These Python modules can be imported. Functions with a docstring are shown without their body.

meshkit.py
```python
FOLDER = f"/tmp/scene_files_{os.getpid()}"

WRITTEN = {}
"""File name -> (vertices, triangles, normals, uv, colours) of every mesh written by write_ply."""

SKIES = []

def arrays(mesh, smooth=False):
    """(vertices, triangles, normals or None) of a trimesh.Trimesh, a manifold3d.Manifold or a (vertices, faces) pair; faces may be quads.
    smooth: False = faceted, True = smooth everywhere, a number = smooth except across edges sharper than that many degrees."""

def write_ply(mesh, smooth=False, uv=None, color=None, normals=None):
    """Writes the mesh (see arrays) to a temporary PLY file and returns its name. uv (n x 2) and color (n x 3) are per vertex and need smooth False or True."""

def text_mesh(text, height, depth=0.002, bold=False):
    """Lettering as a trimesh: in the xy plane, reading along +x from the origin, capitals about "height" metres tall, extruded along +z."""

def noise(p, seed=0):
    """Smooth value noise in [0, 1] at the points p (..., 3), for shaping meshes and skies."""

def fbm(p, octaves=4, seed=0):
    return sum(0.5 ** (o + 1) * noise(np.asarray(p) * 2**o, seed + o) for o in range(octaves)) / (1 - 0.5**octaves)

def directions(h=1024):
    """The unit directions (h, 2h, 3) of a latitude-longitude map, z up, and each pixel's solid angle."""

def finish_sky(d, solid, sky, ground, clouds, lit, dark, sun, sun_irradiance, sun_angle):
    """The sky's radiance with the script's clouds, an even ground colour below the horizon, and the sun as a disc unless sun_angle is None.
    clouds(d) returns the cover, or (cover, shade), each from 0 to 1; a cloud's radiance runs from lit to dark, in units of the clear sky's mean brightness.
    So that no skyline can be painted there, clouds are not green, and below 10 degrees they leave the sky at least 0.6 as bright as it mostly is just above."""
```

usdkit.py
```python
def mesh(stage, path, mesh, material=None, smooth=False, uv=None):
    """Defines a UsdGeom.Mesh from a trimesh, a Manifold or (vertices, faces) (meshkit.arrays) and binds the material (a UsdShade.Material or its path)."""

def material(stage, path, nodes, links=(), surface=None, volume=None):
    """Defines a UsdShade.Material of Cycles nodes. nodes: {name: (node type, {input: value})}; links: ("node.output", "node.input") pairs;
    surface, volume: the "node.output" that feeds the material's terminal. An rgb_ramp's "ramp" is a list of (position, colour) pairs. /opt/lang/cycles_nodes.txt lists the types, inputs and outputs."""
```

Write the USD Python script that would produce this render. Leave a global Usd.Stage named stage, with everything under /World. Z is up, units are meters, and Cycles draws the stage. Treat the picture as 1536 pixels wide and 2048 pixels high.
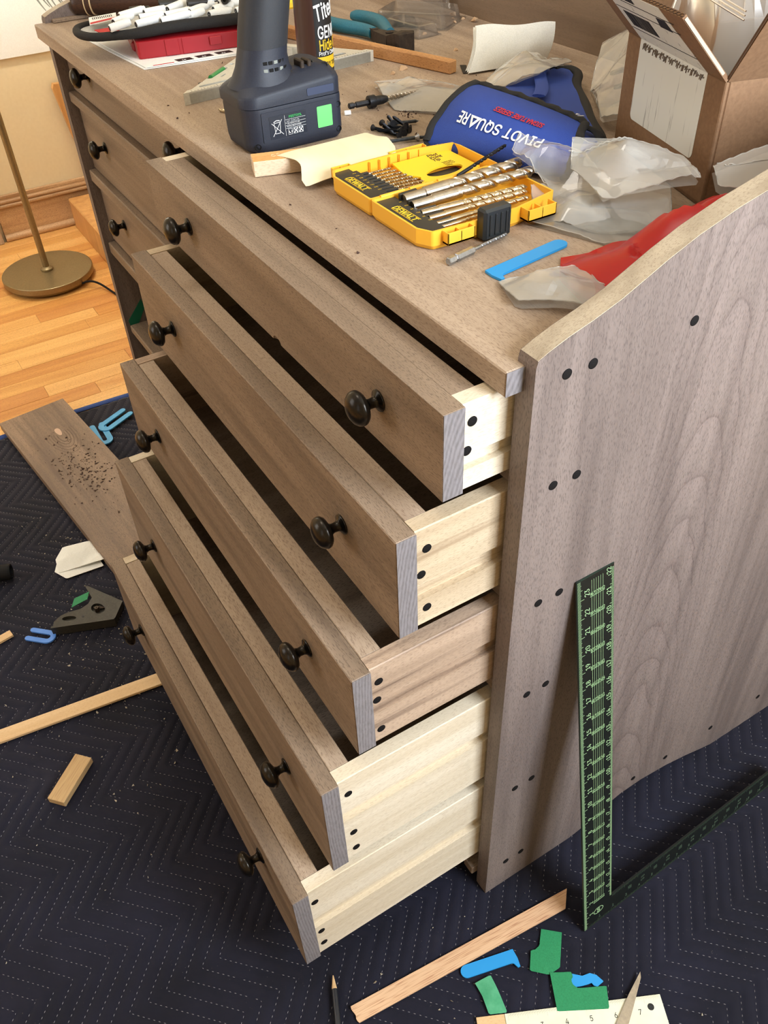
import math
import random
import numpy as np
import trimesh
import manifold3d as m3
from scipy.interpolate import RBFInterpolator, LinearNDInterpolator, RectBivariateSpline
from scipy.spatial import Delaunay, ConvexHull
from shapely.geometry import Polygon, Point
import shapely
from pxr import Usd, UsdGeom, UsdLux, UsdShade, Gf, Sdf
import usdkit
import meshkit

stage = Usd.Stage.CreateInMemory()
UsdGeom.SetStageUpAxis(stage, 'Z')
UsdGeom.SetStageMetersPerUnit(stage, 1.0)
UsdGeom.Xform.Define(stage, '/World')
UsdGeom.Scope.Define(stage, '/World/Looks')
RNG = np.random.default_rng(7)

# ------------------------------------------------------------------ camera
CAM_POS = (0.4108119, -0.3696250, 1.2278421)
CAM_ROT = [[0.5224602721591782, -0.5579934732941103, 0.6447313764479998],
           [0.8519029760441135, 0.37353117360450944, -0.36706372982470037],
           [-0.03600810217909667, 0.7410247945290447, 0.6705114991337933]]   # columns right, up, back
cam = UsdGeom.Camera.Define(stage, '/World/camera')
cam.CreateHorizontalApertureAttr(36.0)
cam.CreateVerticalApertureAttr(48.0)
cam.CreateFocalLengthAttr(1717.33 * 36.0 / 1536.0)
cam.CreateClippingRangeAttr(Gf.Vec2f(0.05, 50))
cam.CreateFStopAttr(0.0)
M4 = Gf.Matrix4d(*[x for k in range(3) for x in (CAM_ROT[0][k], CAM_ROT[1][k], CAM_ROT[2][k], 0.0)], *CAM_POS, 1.0)
cam.AddTransformOp().Set(M4)
cam.CreateExposureAttr(0.0)

# ------------------------------------------------------------------ daylight through the room's windows
def window_light(name, centre, facing, w, h, power, color):
    l = UsdLux.RectLight.Define(stage, '/World/' + name)
    l.CreateWidthAttr(w)
    l.CreateHeightAttr(h)
    l.CreateIntensityAttr(power)
    l.CreateColorAttr(Gf.Vec3f(*color))
    z = -np.array(facing, float) / np.linalg.norm(facing)
    x = np.cross([0, 0, 1.0], z)
    n = np.linalg.norm(x)
    x = x / n if n > 1e-6 else np.array([1.0, 0, 0])
    y = np.cross(z, x)
    l.AddTransformOp().Set(Gf.Matrix4d(*x, 0, *y, 0, *z, 0, *centre, 1))
    return l

RX, LX, FY, BY, CZ = 1.25, -2.69, -2.60, 1.30, 2.55      # the room: right, left, front, back, ceiling
window_light('daylight_right', (RX - .02, .46, 1.50), (-1, 0, -.12), .65, .95, 37.0, (.80, .895, 1.0))
window_light('daylight_front', (-1.75, FY + .02, 1.55), (0, 1, -.1), 1.3, 1.4, 4.2, (.97, .98, 1.0))
window_light('daylight_front_001', (.70, FY + .02, 1.55), (0, 1, -.1), .8, 1.4, 1.3, (.97, .98, 1.0))
window_light('ceiling_lamp_light', (-.75, -.35, CZ - .14), (0, 0, -1), .5, .5, 8.0, (1.0, .94, .84))


# ------------------------------------------------------------------ materials
def rgb(r, g, b):
    return tuple((c / 255 / 12.92 if c / 255 <= .04045 else ((c / 255 + .055) / 1.055) ** 2.4) for c in (r, g, b))


MATS = {}


def plain(name, col, rough=.5, metal=0., **kw):
    if name not in MATS:
        MATS[name] = usdkit.material(stage, '/World/Looks/' + name, {'p': ('principled_bsdf', {'base_color': col, 'roughness': rough, 'metallic': metal, **kw})}, [], surface='p.BSDF')
    return MATS[name]


def grainy(name, col, col2, rough=.5, scale=300., bump=.0, metal=0., stretch=(1, 1, 1), detail=3.):
    """A colour mottled by noise, with a fine relief."""
    if name not in MATS:
        nodes = {'c': ('geometry', {}), 'm': ('mapping', {'scale': stretch}), 'n': ('noise_texture', {'scale': scale, 'detail': detail, 'roughness': .6}),
                 'r': ('rgb_ramp', {'ramp': [(.3, col), (.7, col2)]}), 'p': ('principled_bsdf', {'roughness': rough, 'metallic': metal})}
        links = [('c.position', 'm.vector'), ('m.vector', 'n.vector'), ('n.fac', 'r.fac'), ('r.color', 'p.base_color')]
        if bump:
            nodes['b'] = ('bump', {'strength': bump, 'distance': .0008})
            links += [('n.fac', 'b.height'), ('b.normal', 'p.normal')]
        MATS[name] = usdkit.material(stage, '/World/Looks/' + name, nodes, links, surface='p.BSDF')
    return MATS[name]


def wood(name, dark, light, pore, axis=0, rough=.55, pores=.55, ring=14., local=False, figure=None, flame=False, seed=0., streak=None, endgrain=False, pl=210., pw=1150.):
    """Planed wood: grain runs along the axis; short dark pores, soft streaks and a faint ring figure."""
    if name in MATS:
        return MATS[name]

    def sc(a, b):
        s = [b, b, b]
        s[axis] = a
        return tuple(s)
    nodes = {
        'c': ('texture_coordinate', {}) if local else ('geometry', {}),
        'm1': ('mapping', {'scale': sc(2.2, 46.), 'location': (seed, seed * 1.7, seed * .6)}),
        'n1': ('noise_texture', {'scale': 1., 'detail': 3.5, 'roughness': .6, 'distortion': .6}),
        'm2': ('mapping', {'scale': sc(300., 300.) if endgrain else sc(pl, pw), 'location': (seed, seed, seed)}),
        'n2': ('noise_texture', {'scale': 1., 'detail': 1.5, 'roughness': .5}),
        'm3': ('mapping', {'scale': sc(.55, 5.), 'location': (seed * 2, seed, seed * 3)}),
        'w': ('wave_texture', {'wave_type': 'bands', 'bands_direction': 'diagonal', 'profile': 'sine', 'scale': ring / 14., 'distortion': 9., 'detail': 3., 'detail_scale': 1.2, 'detail_roughness': .6}),
        'mx': ('math', {'math_type': 'multiply_add', 'value2': .2, 'value3': -.07}),
        'ad': ('math', {'math_type': 'add'}),
        'r1': ('rgb_ramp', {'ramp': [(.2, dark), (.72, light)]}),
        'r2': ('rgb_ramp', {'ramp': [(.36, (1, 1, 1)), (.47, (0, 0, 0))]}),
        'pf': ('math', {'math_type': 'multiply', 'value2': pores}),
        'mix': ('mix_color', {'blend_type': 'mix', 'b': pore}),
        'p': ('principled_bsdf', {'roughness': rough, 'specular_ior_level': .35}),
    }
    src = 'c.object' if local else 'c.position'
    links = [(src, 'm1.vector'), ('m1.vector', 'n1.vector'), (src, 'm2.vector'), ('m2.vector', 'n2.vector'), (src, 'm3.vector'), ('m3.vector', 'w.vector'),
             ('w.fac', 'mx.value1'), ('mx.value', 'ad.value1'), ('n1.fac', 'ad.value2'), ('ad.value', 'r1.fac'),
             ('n2.fac', 'r2.fac'), ('r2.color', 'pf.value1'), ('pf.value', 'mix.fac'), ('r1.color', 'mix.a'),
             ]
    out = 'mix.result'
    if flame:           # nested pointed arches of a flat-sawn board: height + 60 * (distance from the axis) ** 2, in steps
        def mth(name, kind, a=None, b=None, c=None):
            nodes[name] = ('math', {'math_type': kind, **{'value%d' % (q + 1): x for q, x in enumerate((a, b, c)) if isinstance(x, (int, float))}})
            links.extend((x, '%s.value%d' % (name, q + 1)) for q, x in enumerate((a, b, c)) if isinstance(x, str))
            return name + '.value'
        nodes.update({'fs': ('separate_xyz', {}), 'fn': ('noise_texture', {'scale': 7., 'detail': 3., 'roughness': .55}), 'fr': ('rgb_ramp', {'ramp': [(0., (.70, .67, .68)), (.05, (.86, .84, .85)), (.2, (.97, .97, .97)), (.75, (1.05, 1.04, 1.05)), (.96, (1.0, .99, 1.0)), (1., (.72, .70, .71))]}),
                      'ft': ('map_range', {'range_type': 'smoothstep', 'from_min': .035, 'from_max': .13, 'to_min': .9, 'to_max': .10, 'clamp': True}), 'fm': ('mix_color', {'blend_type': 'multiply', 'use_clamp_result': False})})
        links += [(src, 'fs.vector'), (src, 'fn.vector')]
        ax = mth('fa', 'multiply_add', 'fs.z', -.012, .231)
        dy = mth('fb', 'subtract', 'fs.y', ax)
        ab = mth('fc', 'absolute', dy)
        d2 = mth('fd', 'multiply', dy, dy)
        hh = mth('fe', 'multiply_add', d2, 64., 'fs.z')
        hn = mth('ff', 'multiply_add', 'fn.fac', .16, hh)
        fr_ = mth('fg', 'fraction', mth('fh', 'multiply', hn, 13.))
        links += [(fr_, 'fr.fac'), (ab, 'ft.value'), ('ft.result', 'fm.fac'), (out, 'fm.a'), ('fr.color', 'fm.b')]
        out = 'fm.result'
    if streak:          # dark mineral streaks
        nodes.update({'s1': ('mapping', {'scale': sc(2.2, 60.), 'location': (seed * 5, 3, 1)}), 's2': ('noise_texture', {'scale': 1., 'detail': 3., 'roughness': .6}),
                      's3': ('rgb_ramp', {'ramp': [(.55, (0, 0, 0)), (.7, (1, 1, 1))]}), 's4': ('math', {'math_type': 'multiply', 'value2': .75}), 'sm': ('mix_color', {'blend_type': 'mix', 'b': streak})})
        links += [(src, 's1.vector'), ('s1.vector', 's2.vector'), ('s2.fac', 's3.fac'), ('s3.color', 's4.value1'), ('s4.value', 'sm.fac'), (out, 'sm.a')]
        out = 'sm.result'
    links.append((out, 'p.base_color'))
    MATS[name] = usdkit.material(stage, '/World/Looks/' + name, nodes, links, surface='p.BSDF')
    return MATS[name]


W_D, W_L, W_P = rgb(120, 102, 85), rgb(160, 140, 120), rgb(82, 66, 54)
walnut_x = wood('walnut_lengthwise', W_D, W_L, W_P, 0, seed=.0)
walnut_back = wood('walnut_back_board', rgb(112, 93, 76), rgb(140, 119, 99), W_P, 0, seed=7.7, pores=.18)
walnut_lit_edge = wood('walnut_curved_edge_lit', rgb(150, 134, 112), rgb(182, 166, 142), rgb(122, 104, 84), 1, seed=2.9, pores=.4, ring=60.)  # same board as the panels; warm overhead light painted into the colour
walnut_x2 = wood('walnut_lengthwise_front', rgb(112, 94, 77), rgb(148, 127, 106), W_P, 0, seed=3.1, ring=20.)
walnut_x3 = wood('walnut_lengthwise_edge', rgb(144, 123, 103), rgb(182, 160, 137), rgb(112, 88, 72), 0, seed=5.7, pores=.5)
walnut_y = wood('walnut_crosswise', W_D, W_L, W_P, 1, seed=2.2)
walnut_side = wood('walnut_upright_panel', rgb(100, 88, 83), rgb(132, 118, 111), rgb(74, 64, 61), 2, seed=1.3, pores=.5, flame=True)
walnut_z = wood('walnut_upright', W_D, W_L, W_P, 2, seed=4.4)
walnut_end = usdkit.material(stage, '/World/Looks/walnut_end_grain', {
    'g': ('geometry', {}), 's': ('vector_math', {'math_type': 'subtract', 'vector2': (0, .07, .41)}), 'm': ('mapping', {'scale': (1, 1, .32)}),
    'w': ('wave_texture', {'wave_type': 'rings', 'rings_direction': 'x', 'profile': 'sine', 'scale': 95., 'distortion': 5., 'detail': 3., 'detail_scale': .6}),
    'm2': ('mapping', {'scale': (300, 500, 160)}), 'n': ('noise_texture', {'scale': 1., 'detail': 2.}), 'x': ('math', {'math_type': 'multiply_add', 'value2': .45}),
    'r': ('rgb_ramp', {'ramp': [(.3, rgb(108, 102, 101)), (.95, rgb(134, 128, 129))]}), 'p': ('principled_bsdf', {'roughness': .7, 'specular_ior_level': .2})},
    [('g.position', 's.vector1'), ('s.vector', 'm.vector'), ('m.vector', 'w.vector'), ('g.position', 'm2.vector'), ('m2.vector', 'n.vector'), ('w.fac', 'x.value1'), ('n.fac', 'x.value3'), ('x.value', 'r.fac'), ('r.color', 'p.base_color')], surface='p.BSDF')
walnut_local = wood('walnut_loose_board', rgb(96, 78, 64), rgb(150, 126, 104), W_P, 0, seed=1.9, local=True)
poplar = wood('pale_drawer_side_wood', rgb(208, 190, 160), rgb(232, 219, 196), rgb(180, 156, 126), 1, seed=.7, pores=.35)
poplar_tan = wood('tan_drawer_side_wood', rgb(182, 160, 130), rgb(212, 192, 162), rgb(146, 122, 96), 1, seed=9.3, pores=.4, streak=rgb(150, 126, 98))
poplar_grey = wood('brown_streaked_drawer_side_wood', rgb(158, 134, 112), rgb(190, 164, 140), rgb(120, 98, 82), 1, seed=4.3, pores=.4, streak=rgb(98, 78, 66))
pine_local = wood('pine_strip_wood', rgb(212, 172, 122), rgb(236, 204, 158), rgb(190, 142, 96), 0, seed=2.7, local=True, pores=.3)
oak_local = wood('oak_strip_wood', rgb(200, 152, 112), rgb(226, 188, 150), rgb(166, 112, 80), 0, seed=8.7, local=True, pores=.7, pl=28., pw=1000.)
ash_local = wood('tan_offcut_wood', rgb(178, 142, 96), rgb(216, 182, 132), rgb(150, 112, 72), 0, seed=5.1, local=True, pores=.4, pl=30., pw=700.)
beech_local = wood('brown_stick_wood', rgb(166, 112, 66), rgb(204, 152, 98), rgb(130, 80, 44), 0, seed=7.1, local=True)
oak_floor = [wood('oak_floor_%s' % 'abcd'[k], rgb(*a), rgb(*b), rgb(150, 92, 44), 1, seed=1.7 + 2.3 * k, rough=.34, pores=.4, ring=9.)
             for k, (a, b) in enumerate([((202, 140, 72), (232, 178, 104)), ((190, 124, 62), (220, 160, 88)), ((212, 152, 82), (240, 190, 118)), ((184, 116, 58), (212, 150, 84))])]
trim_wood = wood('stained_trim_wood', rgb(164, 124, 86), rgb(208, 170, 128), rgb(126, 88, 56), 1, seed=3.3, rough=.4)
trim_wood_z = wood('pale_raw_trim_wood', rgb(176, 148, 122), rgb(212, 188, 160), rgb(140, 108, 84), 2, seed=3.9, rough=.5)
honey_wood = wood('honey_furniture_wood', rgb(182, 128, 72), rgb(214, 164, 104), rgb(150, 100, 52), 2, seed=4.6, rough=.4, pores=.2)
plug_black = plain('black_plug_wood', rgb(22, 20, 20), .75, specular_ior_level=.15)
bronze = grainy('dark_bronze', rgb(34, 30, 27), rgb(50, 45, 38), .24, 60, 0, .75)
wall_paint = grainy('cream_wall_paint', rgb(226, 208, 170), rgb(230, 213, 176), .8, 90, .15)
white_paint = grainy('white_ceiling_paint', rgb(238, 234, 224), rgb(242, 238, 228), .8, 90, .1)
brass = grainy('aged_brass', rgb(140, 124, 92), rgb(152, 136, 102), .36, 200, 0, .7)
black_rubber = plain('black_rubber', rgb(14, 14, 15), .7, specular_ior_level=.25)
# the moving pad: dusty navy cloth
pad_cloth = usdkit.material(stage, '/World/Looks/navy_pad_cloth', {
    'g': ('geometry', {}), 'n': ('noise_texture', {'scale': 5., 'detail': 4., 'roughness': .65}), 'r': ('rgb_ramp', {'ramp': [(.3, rgb(19, 19, 29)), (.62, rgb(29, 29, 43)), (.85, rgb(46, 45, 54))]}),
    'n2': ('noise_texture', {'scale': 900., 'detail': 1.}), 'b': ('bump', {'strength': .35, 'distance': .0006}),
    'n3': ('noise_texture', {'scale': 260., 'detail': 2., 'roughness': .7}), 'r3': ('rgb_ramp', {'ramp': [(.72, (0, 0, 0)), (.76, (1, 1, 1))]}),
    'f3': ('math', {'math_type': 'multiply', 'value2': .22}), 'mx': ('mix_color', {'b': rgb(150, 140, 120)}),
    'p': ('principled_bsdf', {'roughness': .85, 'specular_ior_level': .2, 'sheen_weight': .25, 'sheen_roughness': .4})},
    [('g.position', 'n.vector'), ('n.fac', 'r.fac'), ('g.position', 'n2.vector'), ('n2.fac', 'b.height'), ('b.normal', 'p.normal'), ('g.position', 'n3.vector'), ('n3.fac', 'r3.fac'),
     ('r3.color', 'f3.value1'), ('f3.value', 'mx.fac'), ('r.color', 'mx.a'), ('mx.result', 'p.base_color')], surface='p.BSDF')
pad_thread = plain('grey_stitch_thread', rgb(150, 146, 148), .8)
pad_binding = grainy('blue_binding_cloth', rgb(32, 58, 118), rgb(46, 76, 142), .8, 500, .3)


def film(name, tint, body, rough=.13, gloss=1.25):
    """Thin clear plastic film: mostly see-through, a little milky, shiny."""
    if name not in MATS:
        MATS[name] = usdkit.material(stage, '/World/Looks/' + name, {
            't': ('transparent_bsdf', {'color': tint}), 'd': ('diffuse_bsdf', {'color': rgb(250, 248, 240)}), 'tr': ('translucent_bsdf', {'color': rgb(240, 238, 228)}),
            'dt': ('mix_closure', {'fac': .16}), 'm1': ('mix_closure', {'fac': body}), 'g': ('glossy_bsdf', {'color': (.95, .95, .95), 'roughness': rough}),
            'fr': ('fresnel', {'IOR': gloss + .35}), 'm2': ('mix_closure', {})},
            [('d.BSDF', 'dt.closure1'), ('tr.BSDF', 'dt.closure2'), ('t.BSDF', 'm1.closure1'), ('dt.closure', 'm1.closure2'), ('fr.fac', 'm2.fac'), ('m1.closure', 'm2.closure1'), ('g.BSDF', 'm2.closure2')],
            surface='m2.closure')
    return MATS[name]


film_clear = film('clear_bag_film', (1, 1, 1), .17, .08)
film_milky = film('milky_bag_film', (1, 1, .99), .34, .07)
film_box = film('packing_bag_film', (1, 1, 1), .30, .26, 1.12)
film_hard = film('clear_clamshell_plastic', (.97, .97, .97), .08, .05, 1.35)
red_film = plain('red_bag_film', rgb(170, 10, 12), .28, specular_ior_level=.35)
steel = grainy('bright_tool_steel', rgb(176, 168, 154), rgb(200, 190, 174), .24, 200, 0, 1.)
steel_gold = grainy('straw_coloured_steel', rgb(178, 160, 128), rgb(200, 182, 148), .28, 200, 0, 1.)
steel_dark = grainy('black_oxide_steel', rgb(38, 38, 40), rgb(54, 54, 57), .38, 300, .1, .7)
zinc = grainy('zinc_plated_steel', rgb(150, 154, 158), rgb(178, 180, 182), .3, 250, 0, .9)
yellow_plastic = plain('yellow_case_plastic', rgb(248, 184, 52), .42)
yellow_print = plain('yellow_print', rgb(240, 196, 44), .5)
yellow_card = plain('yellow_insert_plastic', rgb(250, 206, 40), .45)
black_plastic = plain('black_plastic', rgb(38, 37, 34), .45)
latch_plastic = plain('black_latch_plastic', rgb(34, 38, 40), .4)
tool_blue = grainy('dark_blue_grey_tool_plastic', rgb(27, 32, 45), rgb(34, 39, 53), .55, 700, .12)
tool_blue2 = grainy('dark_grey_tool_grip', rgb(33, 36, 42), rgb(39, 42, 48), .6, 900, .15)
tool_blue3 = plain('slate_tool_badge', rgb(50, 60, 86), .5)
label_dark = plain('dark_label_print', rgb(30, 36, 48), .4)
green_label = plain('light_green_label', rgb(112, 226, 118), .5)
green_print = plain('green_print', rgb(48, 176, 84), .5)
white_print = plain('white_print', rgb(232, 232, 230), .6)
red_print = plain('red_print', rgb(196, 30, 34), .6)
black_print = plain('black_print', rgb(24, 22, 22), .6)
grey_print = plain('grey_print', rgb(140, 146, 140), .6)
blue_cloth = grainy('blue_pouch_cloth', rgb(30, 58, 138), rgb(42, 74, 160), .75, 1500, .5)
black_cloth = grainy('black_binding_cloth', rgb(22, 22, 22), rgb(34, 33, 32), .85, 900, .4)
shim_blue = plain('bright_blue_plastic', rgb(34, 148, 216), .42)
shim_blue2 = plain('sky_blue_plastic', rgb(70, 160, 214), .45)
shim_blue3 = plain('cornflower_blue_plastic', rgb(82, 138, 222), .45)
green_tape = grainy('green_masking_tape', rgb(22, 122, 74), rgb(34, 140, 88), .65, 600, .2)
green_tape_pale = grainy('worn_green_masking_tape', rgb(58, 150, 104), rgb(88, 172, 128), .65, 60, .2)
green_tape_dark = plain('dark_green_tape', rgb(6, 104, 76), .5)
paper_white = grainy('white_paper', rgb(238, 238, 234), rgb(246, 246, 242), .8, 300, .2)
paper_towel = grainy('white_paper_towel', rgb(232, 232, 224), rgb(246, 246, 240), .9, 700, .5)
veneer_paper = grainy('pale_veneer_strip', rgb(232, 216, 178), rgb(242, 228, 194), .7, 30, .1, 0., (.2, 1, 1))
kraft = grainy('brown_corrugated_cardboard', rgb(122, 90, 62), rgb(135, 102, 72), .8, 260, .1)
kraft_dark = plain('dark_cardboard_edge', rgb(84, 60, 40), .9)
label_worn = usdkit.material(stage, '/World/Looks/worn_white_label', {
    'g': ('geometry', {}), 'm': ('mapping', {'scale': (160, 160, 9)}), 'n': ('noise_texture', {'scale': 1., 'detail': 4., 'roughness': .7}), 'r': ('rgb_ramp', {'ramp': [(.28, rgb(120, 118, 112)), (.4, rgb(222, 222, 214))]}),
    'p': ('principled_bsdf', {'roughness': .6})}, [('g.position', 'm.vector'), ('m.vector', 'n.vector'), ('n.fac', 'r.fac'), ('r.color', 'p.base_color')], surface='p.BSDF')
brown_bottle = plain('brown_bottle_plastic', rgb(64, 40, 32), .35)
aluminium = grainy('brushed_aluminium', rgb(204, 199, 184), rgb(218, 213, 198), .42, 300, 0, .25)
teal_grip = grainy('teal_dipped_grip', rgb(20, 96, 116), rgb(32, 114, 134), .5, 500, .15)
forged = grainy('dark_forged_steel', rgb(52, 44, 38), rgb(74, 62, 52), .55, 180, .3, .6)
red_plastic = plain('red_case_plastic', rgb(160, 22, 34), .42)
mallet_wood = wood('dark_turned_wood', rgb(46, 30, 24), rgb(84, 56, 42), rgb(26, 18, 16), 0, seed=6.6, local=True, rough=.35)
ivory = plain('ivory_ring', rgb(206, 182, 142), .45)
vial_green = plain('green_level_vial', rgb(70, 168, 92), .15, 0., transmission_weight=.4)
square_black = grainy('black_enamel', rgb(14, 18, 16), rgb(20, 25, 22), .4, 200)
square_mark = plain('pale_green_graduation', rgb(150, 184, 136), .6)
square_mark_shaded = plain('shaded_graduation', rgb(72, 92, 74), .6)  # same marking paint; the weaker light on the tongue is in the colour
square_edge = plain('worn_green_edge', rgb(40, 58, 48), .45, .3)
olive_metal = grainy('olive_black_casting', rgb(48, 46, 40), rgb(62, 59, 51), .55, 300, .25, .3)
ruler_cream = grainy('cream_ruler_face', rgb(232, 226, 196), rgb(240, 235, 208), .45, 40)
debris_wood = plain('pale_wood_crumb', rgb(214, 178, 140), .8)
debris_dark = plain('dark_sanding_crumb', rgb(66, 44, 34), .8)
lint = plain('pale_sawdust', rgb(176, 166, 146), .9)

# ------------------------------------------------------------------ prims
COUNT = {}


def numbered(path):
    n = COUNT.get(path, 0)
    COUNT[path] = n + 1
    return path if n == 0 else '%s_%03d' % (path, n)


class Thing:
    """A top-level thing: an Xform at its base; parts are given in world (default) or local coordinates."""

    def __init__(self, name, label=None, cat=None, loc=(0, 0, 0), rz=0., group=None, kind=None, tilt=None):
        self.path = numbered('/World/' + name)
        x = UsdGeom.Xform.Define(stage, self.path)
        self.prim = x.GetPrim()
        self.loc = np.array(loc, float)
        c, s = math.cos(rz), math.sin(rz)
        self.R = np.array([[c, -s, 0], [s, c, 0], [0, 0, 1.]])
        if tilt is not None:
            self.R = self.R @ np.asarray(tilt)
        R = self.R
        x.AddTransformOp().Set(Gf.Matrix4d(*R[:, 0], 0, *R[:, 1], 0, *R[:, 2], 0, *self.loc, 1))
        tag(self.prim, label, cat, group, kind)

    def part(self, name, mesh, mat, smooth=False, local=False, label=None, kind=None, under=None):
        """Defines one mesh; under = the path of the part that holds it."""
        v, f = vf(mesh)
        if not local:
            v = (v - self.loc) @ self.R
        path = numbered((under or self.path) + '/' + name)
        p = usdkit.mesh(stage, path, trimesh.Trimesh(v, f, process=False), mat, smooth)
        tag(p.GetPrim(), label, None, None, kind)
        return path

    def copy(self, loc, rz=0., label=None, group=None, tilt=None, scale=None):
        path = numbered(self.path)
        x = UsdGeom.Xform.Define(stage, path)
        p = x.GetPrim()
        p.GetReferences().AddInternalReference(Sdf.Path(self.path))
        c, s = math.cos(rz), math.sin(rz)
        R = np.array([[c, -s, 0], [s, c, 0], [0, 0, 1.]])
        if tilt is not None:
            R = R @ np.asarray(tilt)
        op = x.GetOrderedXformOps()[0] if x.GetOrderedXformOps() else x.AddTransformOp()
        S = np.eye(3) if scale is None else np.diag(scale)
        R = R @ S
        op.Set(Gf.Matrix4d(*R[:, 0], 0, *R[:, 1], 0, *R[:, 2], 0, *map(float, loc), 1))
        was = self.prim.GetCustomData()
        tag(p, label or was.get('label'), was.get('category'), group or was.get('group'))
        p.SetInstanceable(True)
        return p


def tag(p, label=None, cat=None, group=None, kind=None):
    for k, v in (('label', label), ('category', cat), ('group', group), ('kind', kind)):
        if v:
            p.SetCustomDataByKey(k, v)


def single(name, mesh, mat, label, cat, smooth=False, group=None, kind=None):
    """A thing that is one mesh."""
    v, f = vf(mesh)
    p = usdkit.mesh(stage, numbered('/World/' + name), trimesh.Trimesh(v, f, process=False), mat, smooth)
    tag(p.GetPrim(), label, cat, group, kind)
    return p


# ------------------------------------------------------------------ shapes
def vf(mesh):
    if isinstance(mesh, (list,)):
        vs, fs, n = [], [], 0
        for m in mesh:
            v, f = vf(m)
            vs.append(v)
            fs.append(f + n)
            n += len(v)
        return np.vstack(vs), np.vstack(fs)
    if isinstance(mesh, tuple):
        v, f = np.asarray(mesh[0], float), np.asarray(mesh[1], int)
        if f.shape[1] == 4:
            f = np.vstack([f[:, [0, 1, 2]], f[:, [0, 2, 3]]])
        return v, f
    if hasattr(mesh, 'to_mesh'):
        m = mesh.to_mesh()
        return np.array(m.vert_properties[:, :3], float), np.array(m.tri_verts, int)
    return np.array(mesh.vertices, float), np.array(mesh.faces, int)


def hull(pts):
    h = trimesh.convex.convex_hull(np.asarray(pts, float))
    return np.array(h.vertices), np.array(h.faces)


def bx(x0, x1, y0, y1, z0, z1, b=.0007):
    """A box with chamfered edges."""
    lo, hi = np.array([min(x0, x1), min(y0, y1), min(z0, z1)]), np.array([max(x0, x1), max(y0, y1), max(z0, z1)])
    b = min(b, *((hi - lo) * .3))
    if b <= 0:
        b = 1e-5
    pts = []
    for sx in (0, 1):
        for sy in (0, 1):
            for sz in (0, 1):
                p = np.array([hi[0] if sx else lo[0], hi[1] if sy else lo[1], hi[2] if sz else lo[2]])
                d = np.array([-1 if sx else 1, -1 if sy else 1, -1 if sz else 1]) * b
                for k in range(3):
                    q = p + d
                    q[k] = p[k]
                    pts.append(q)
    return hull(pts)


def place(mesh, o, X, Y, Z):
    v, f = vf(mesh)
    return v[:, :1] * np.array(X, float) + v[:, 1:2] * np.array(Y, float) + v[:, 2:] * np.array(Z, float) + np.array(o, float), f


def move(mesh, d):
    v, f = vf(mesh)
    return v + np.asarray(d, float), f


def turn(mesh, ang, axis=(0, 0, 1), at=(0, 0, 0)):
    v, f = vf(mesh)
    R = trimesh.transformations.rotation_matrix(ang, axis)[:3, :3]
    return (v - at) @ R.T + at, f


def prism(poly, h, z0=0., bevel=0.):
    """A polygon (points or shapely) extruded along z."""
    if not hasattr(poly, 'geom_type'):
        poly = Polygon(poly)
    geoms = getattr(poly, 'geoms', [poly])
    out = []
    for g in geoms:
        m = trimesh.creation.extrude_polygon(shapely.geometry.polygon.orient(g), h, engine='earcut')
        out.append(move(m, (0, 0, z0)))
    return vf(out)


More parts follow.
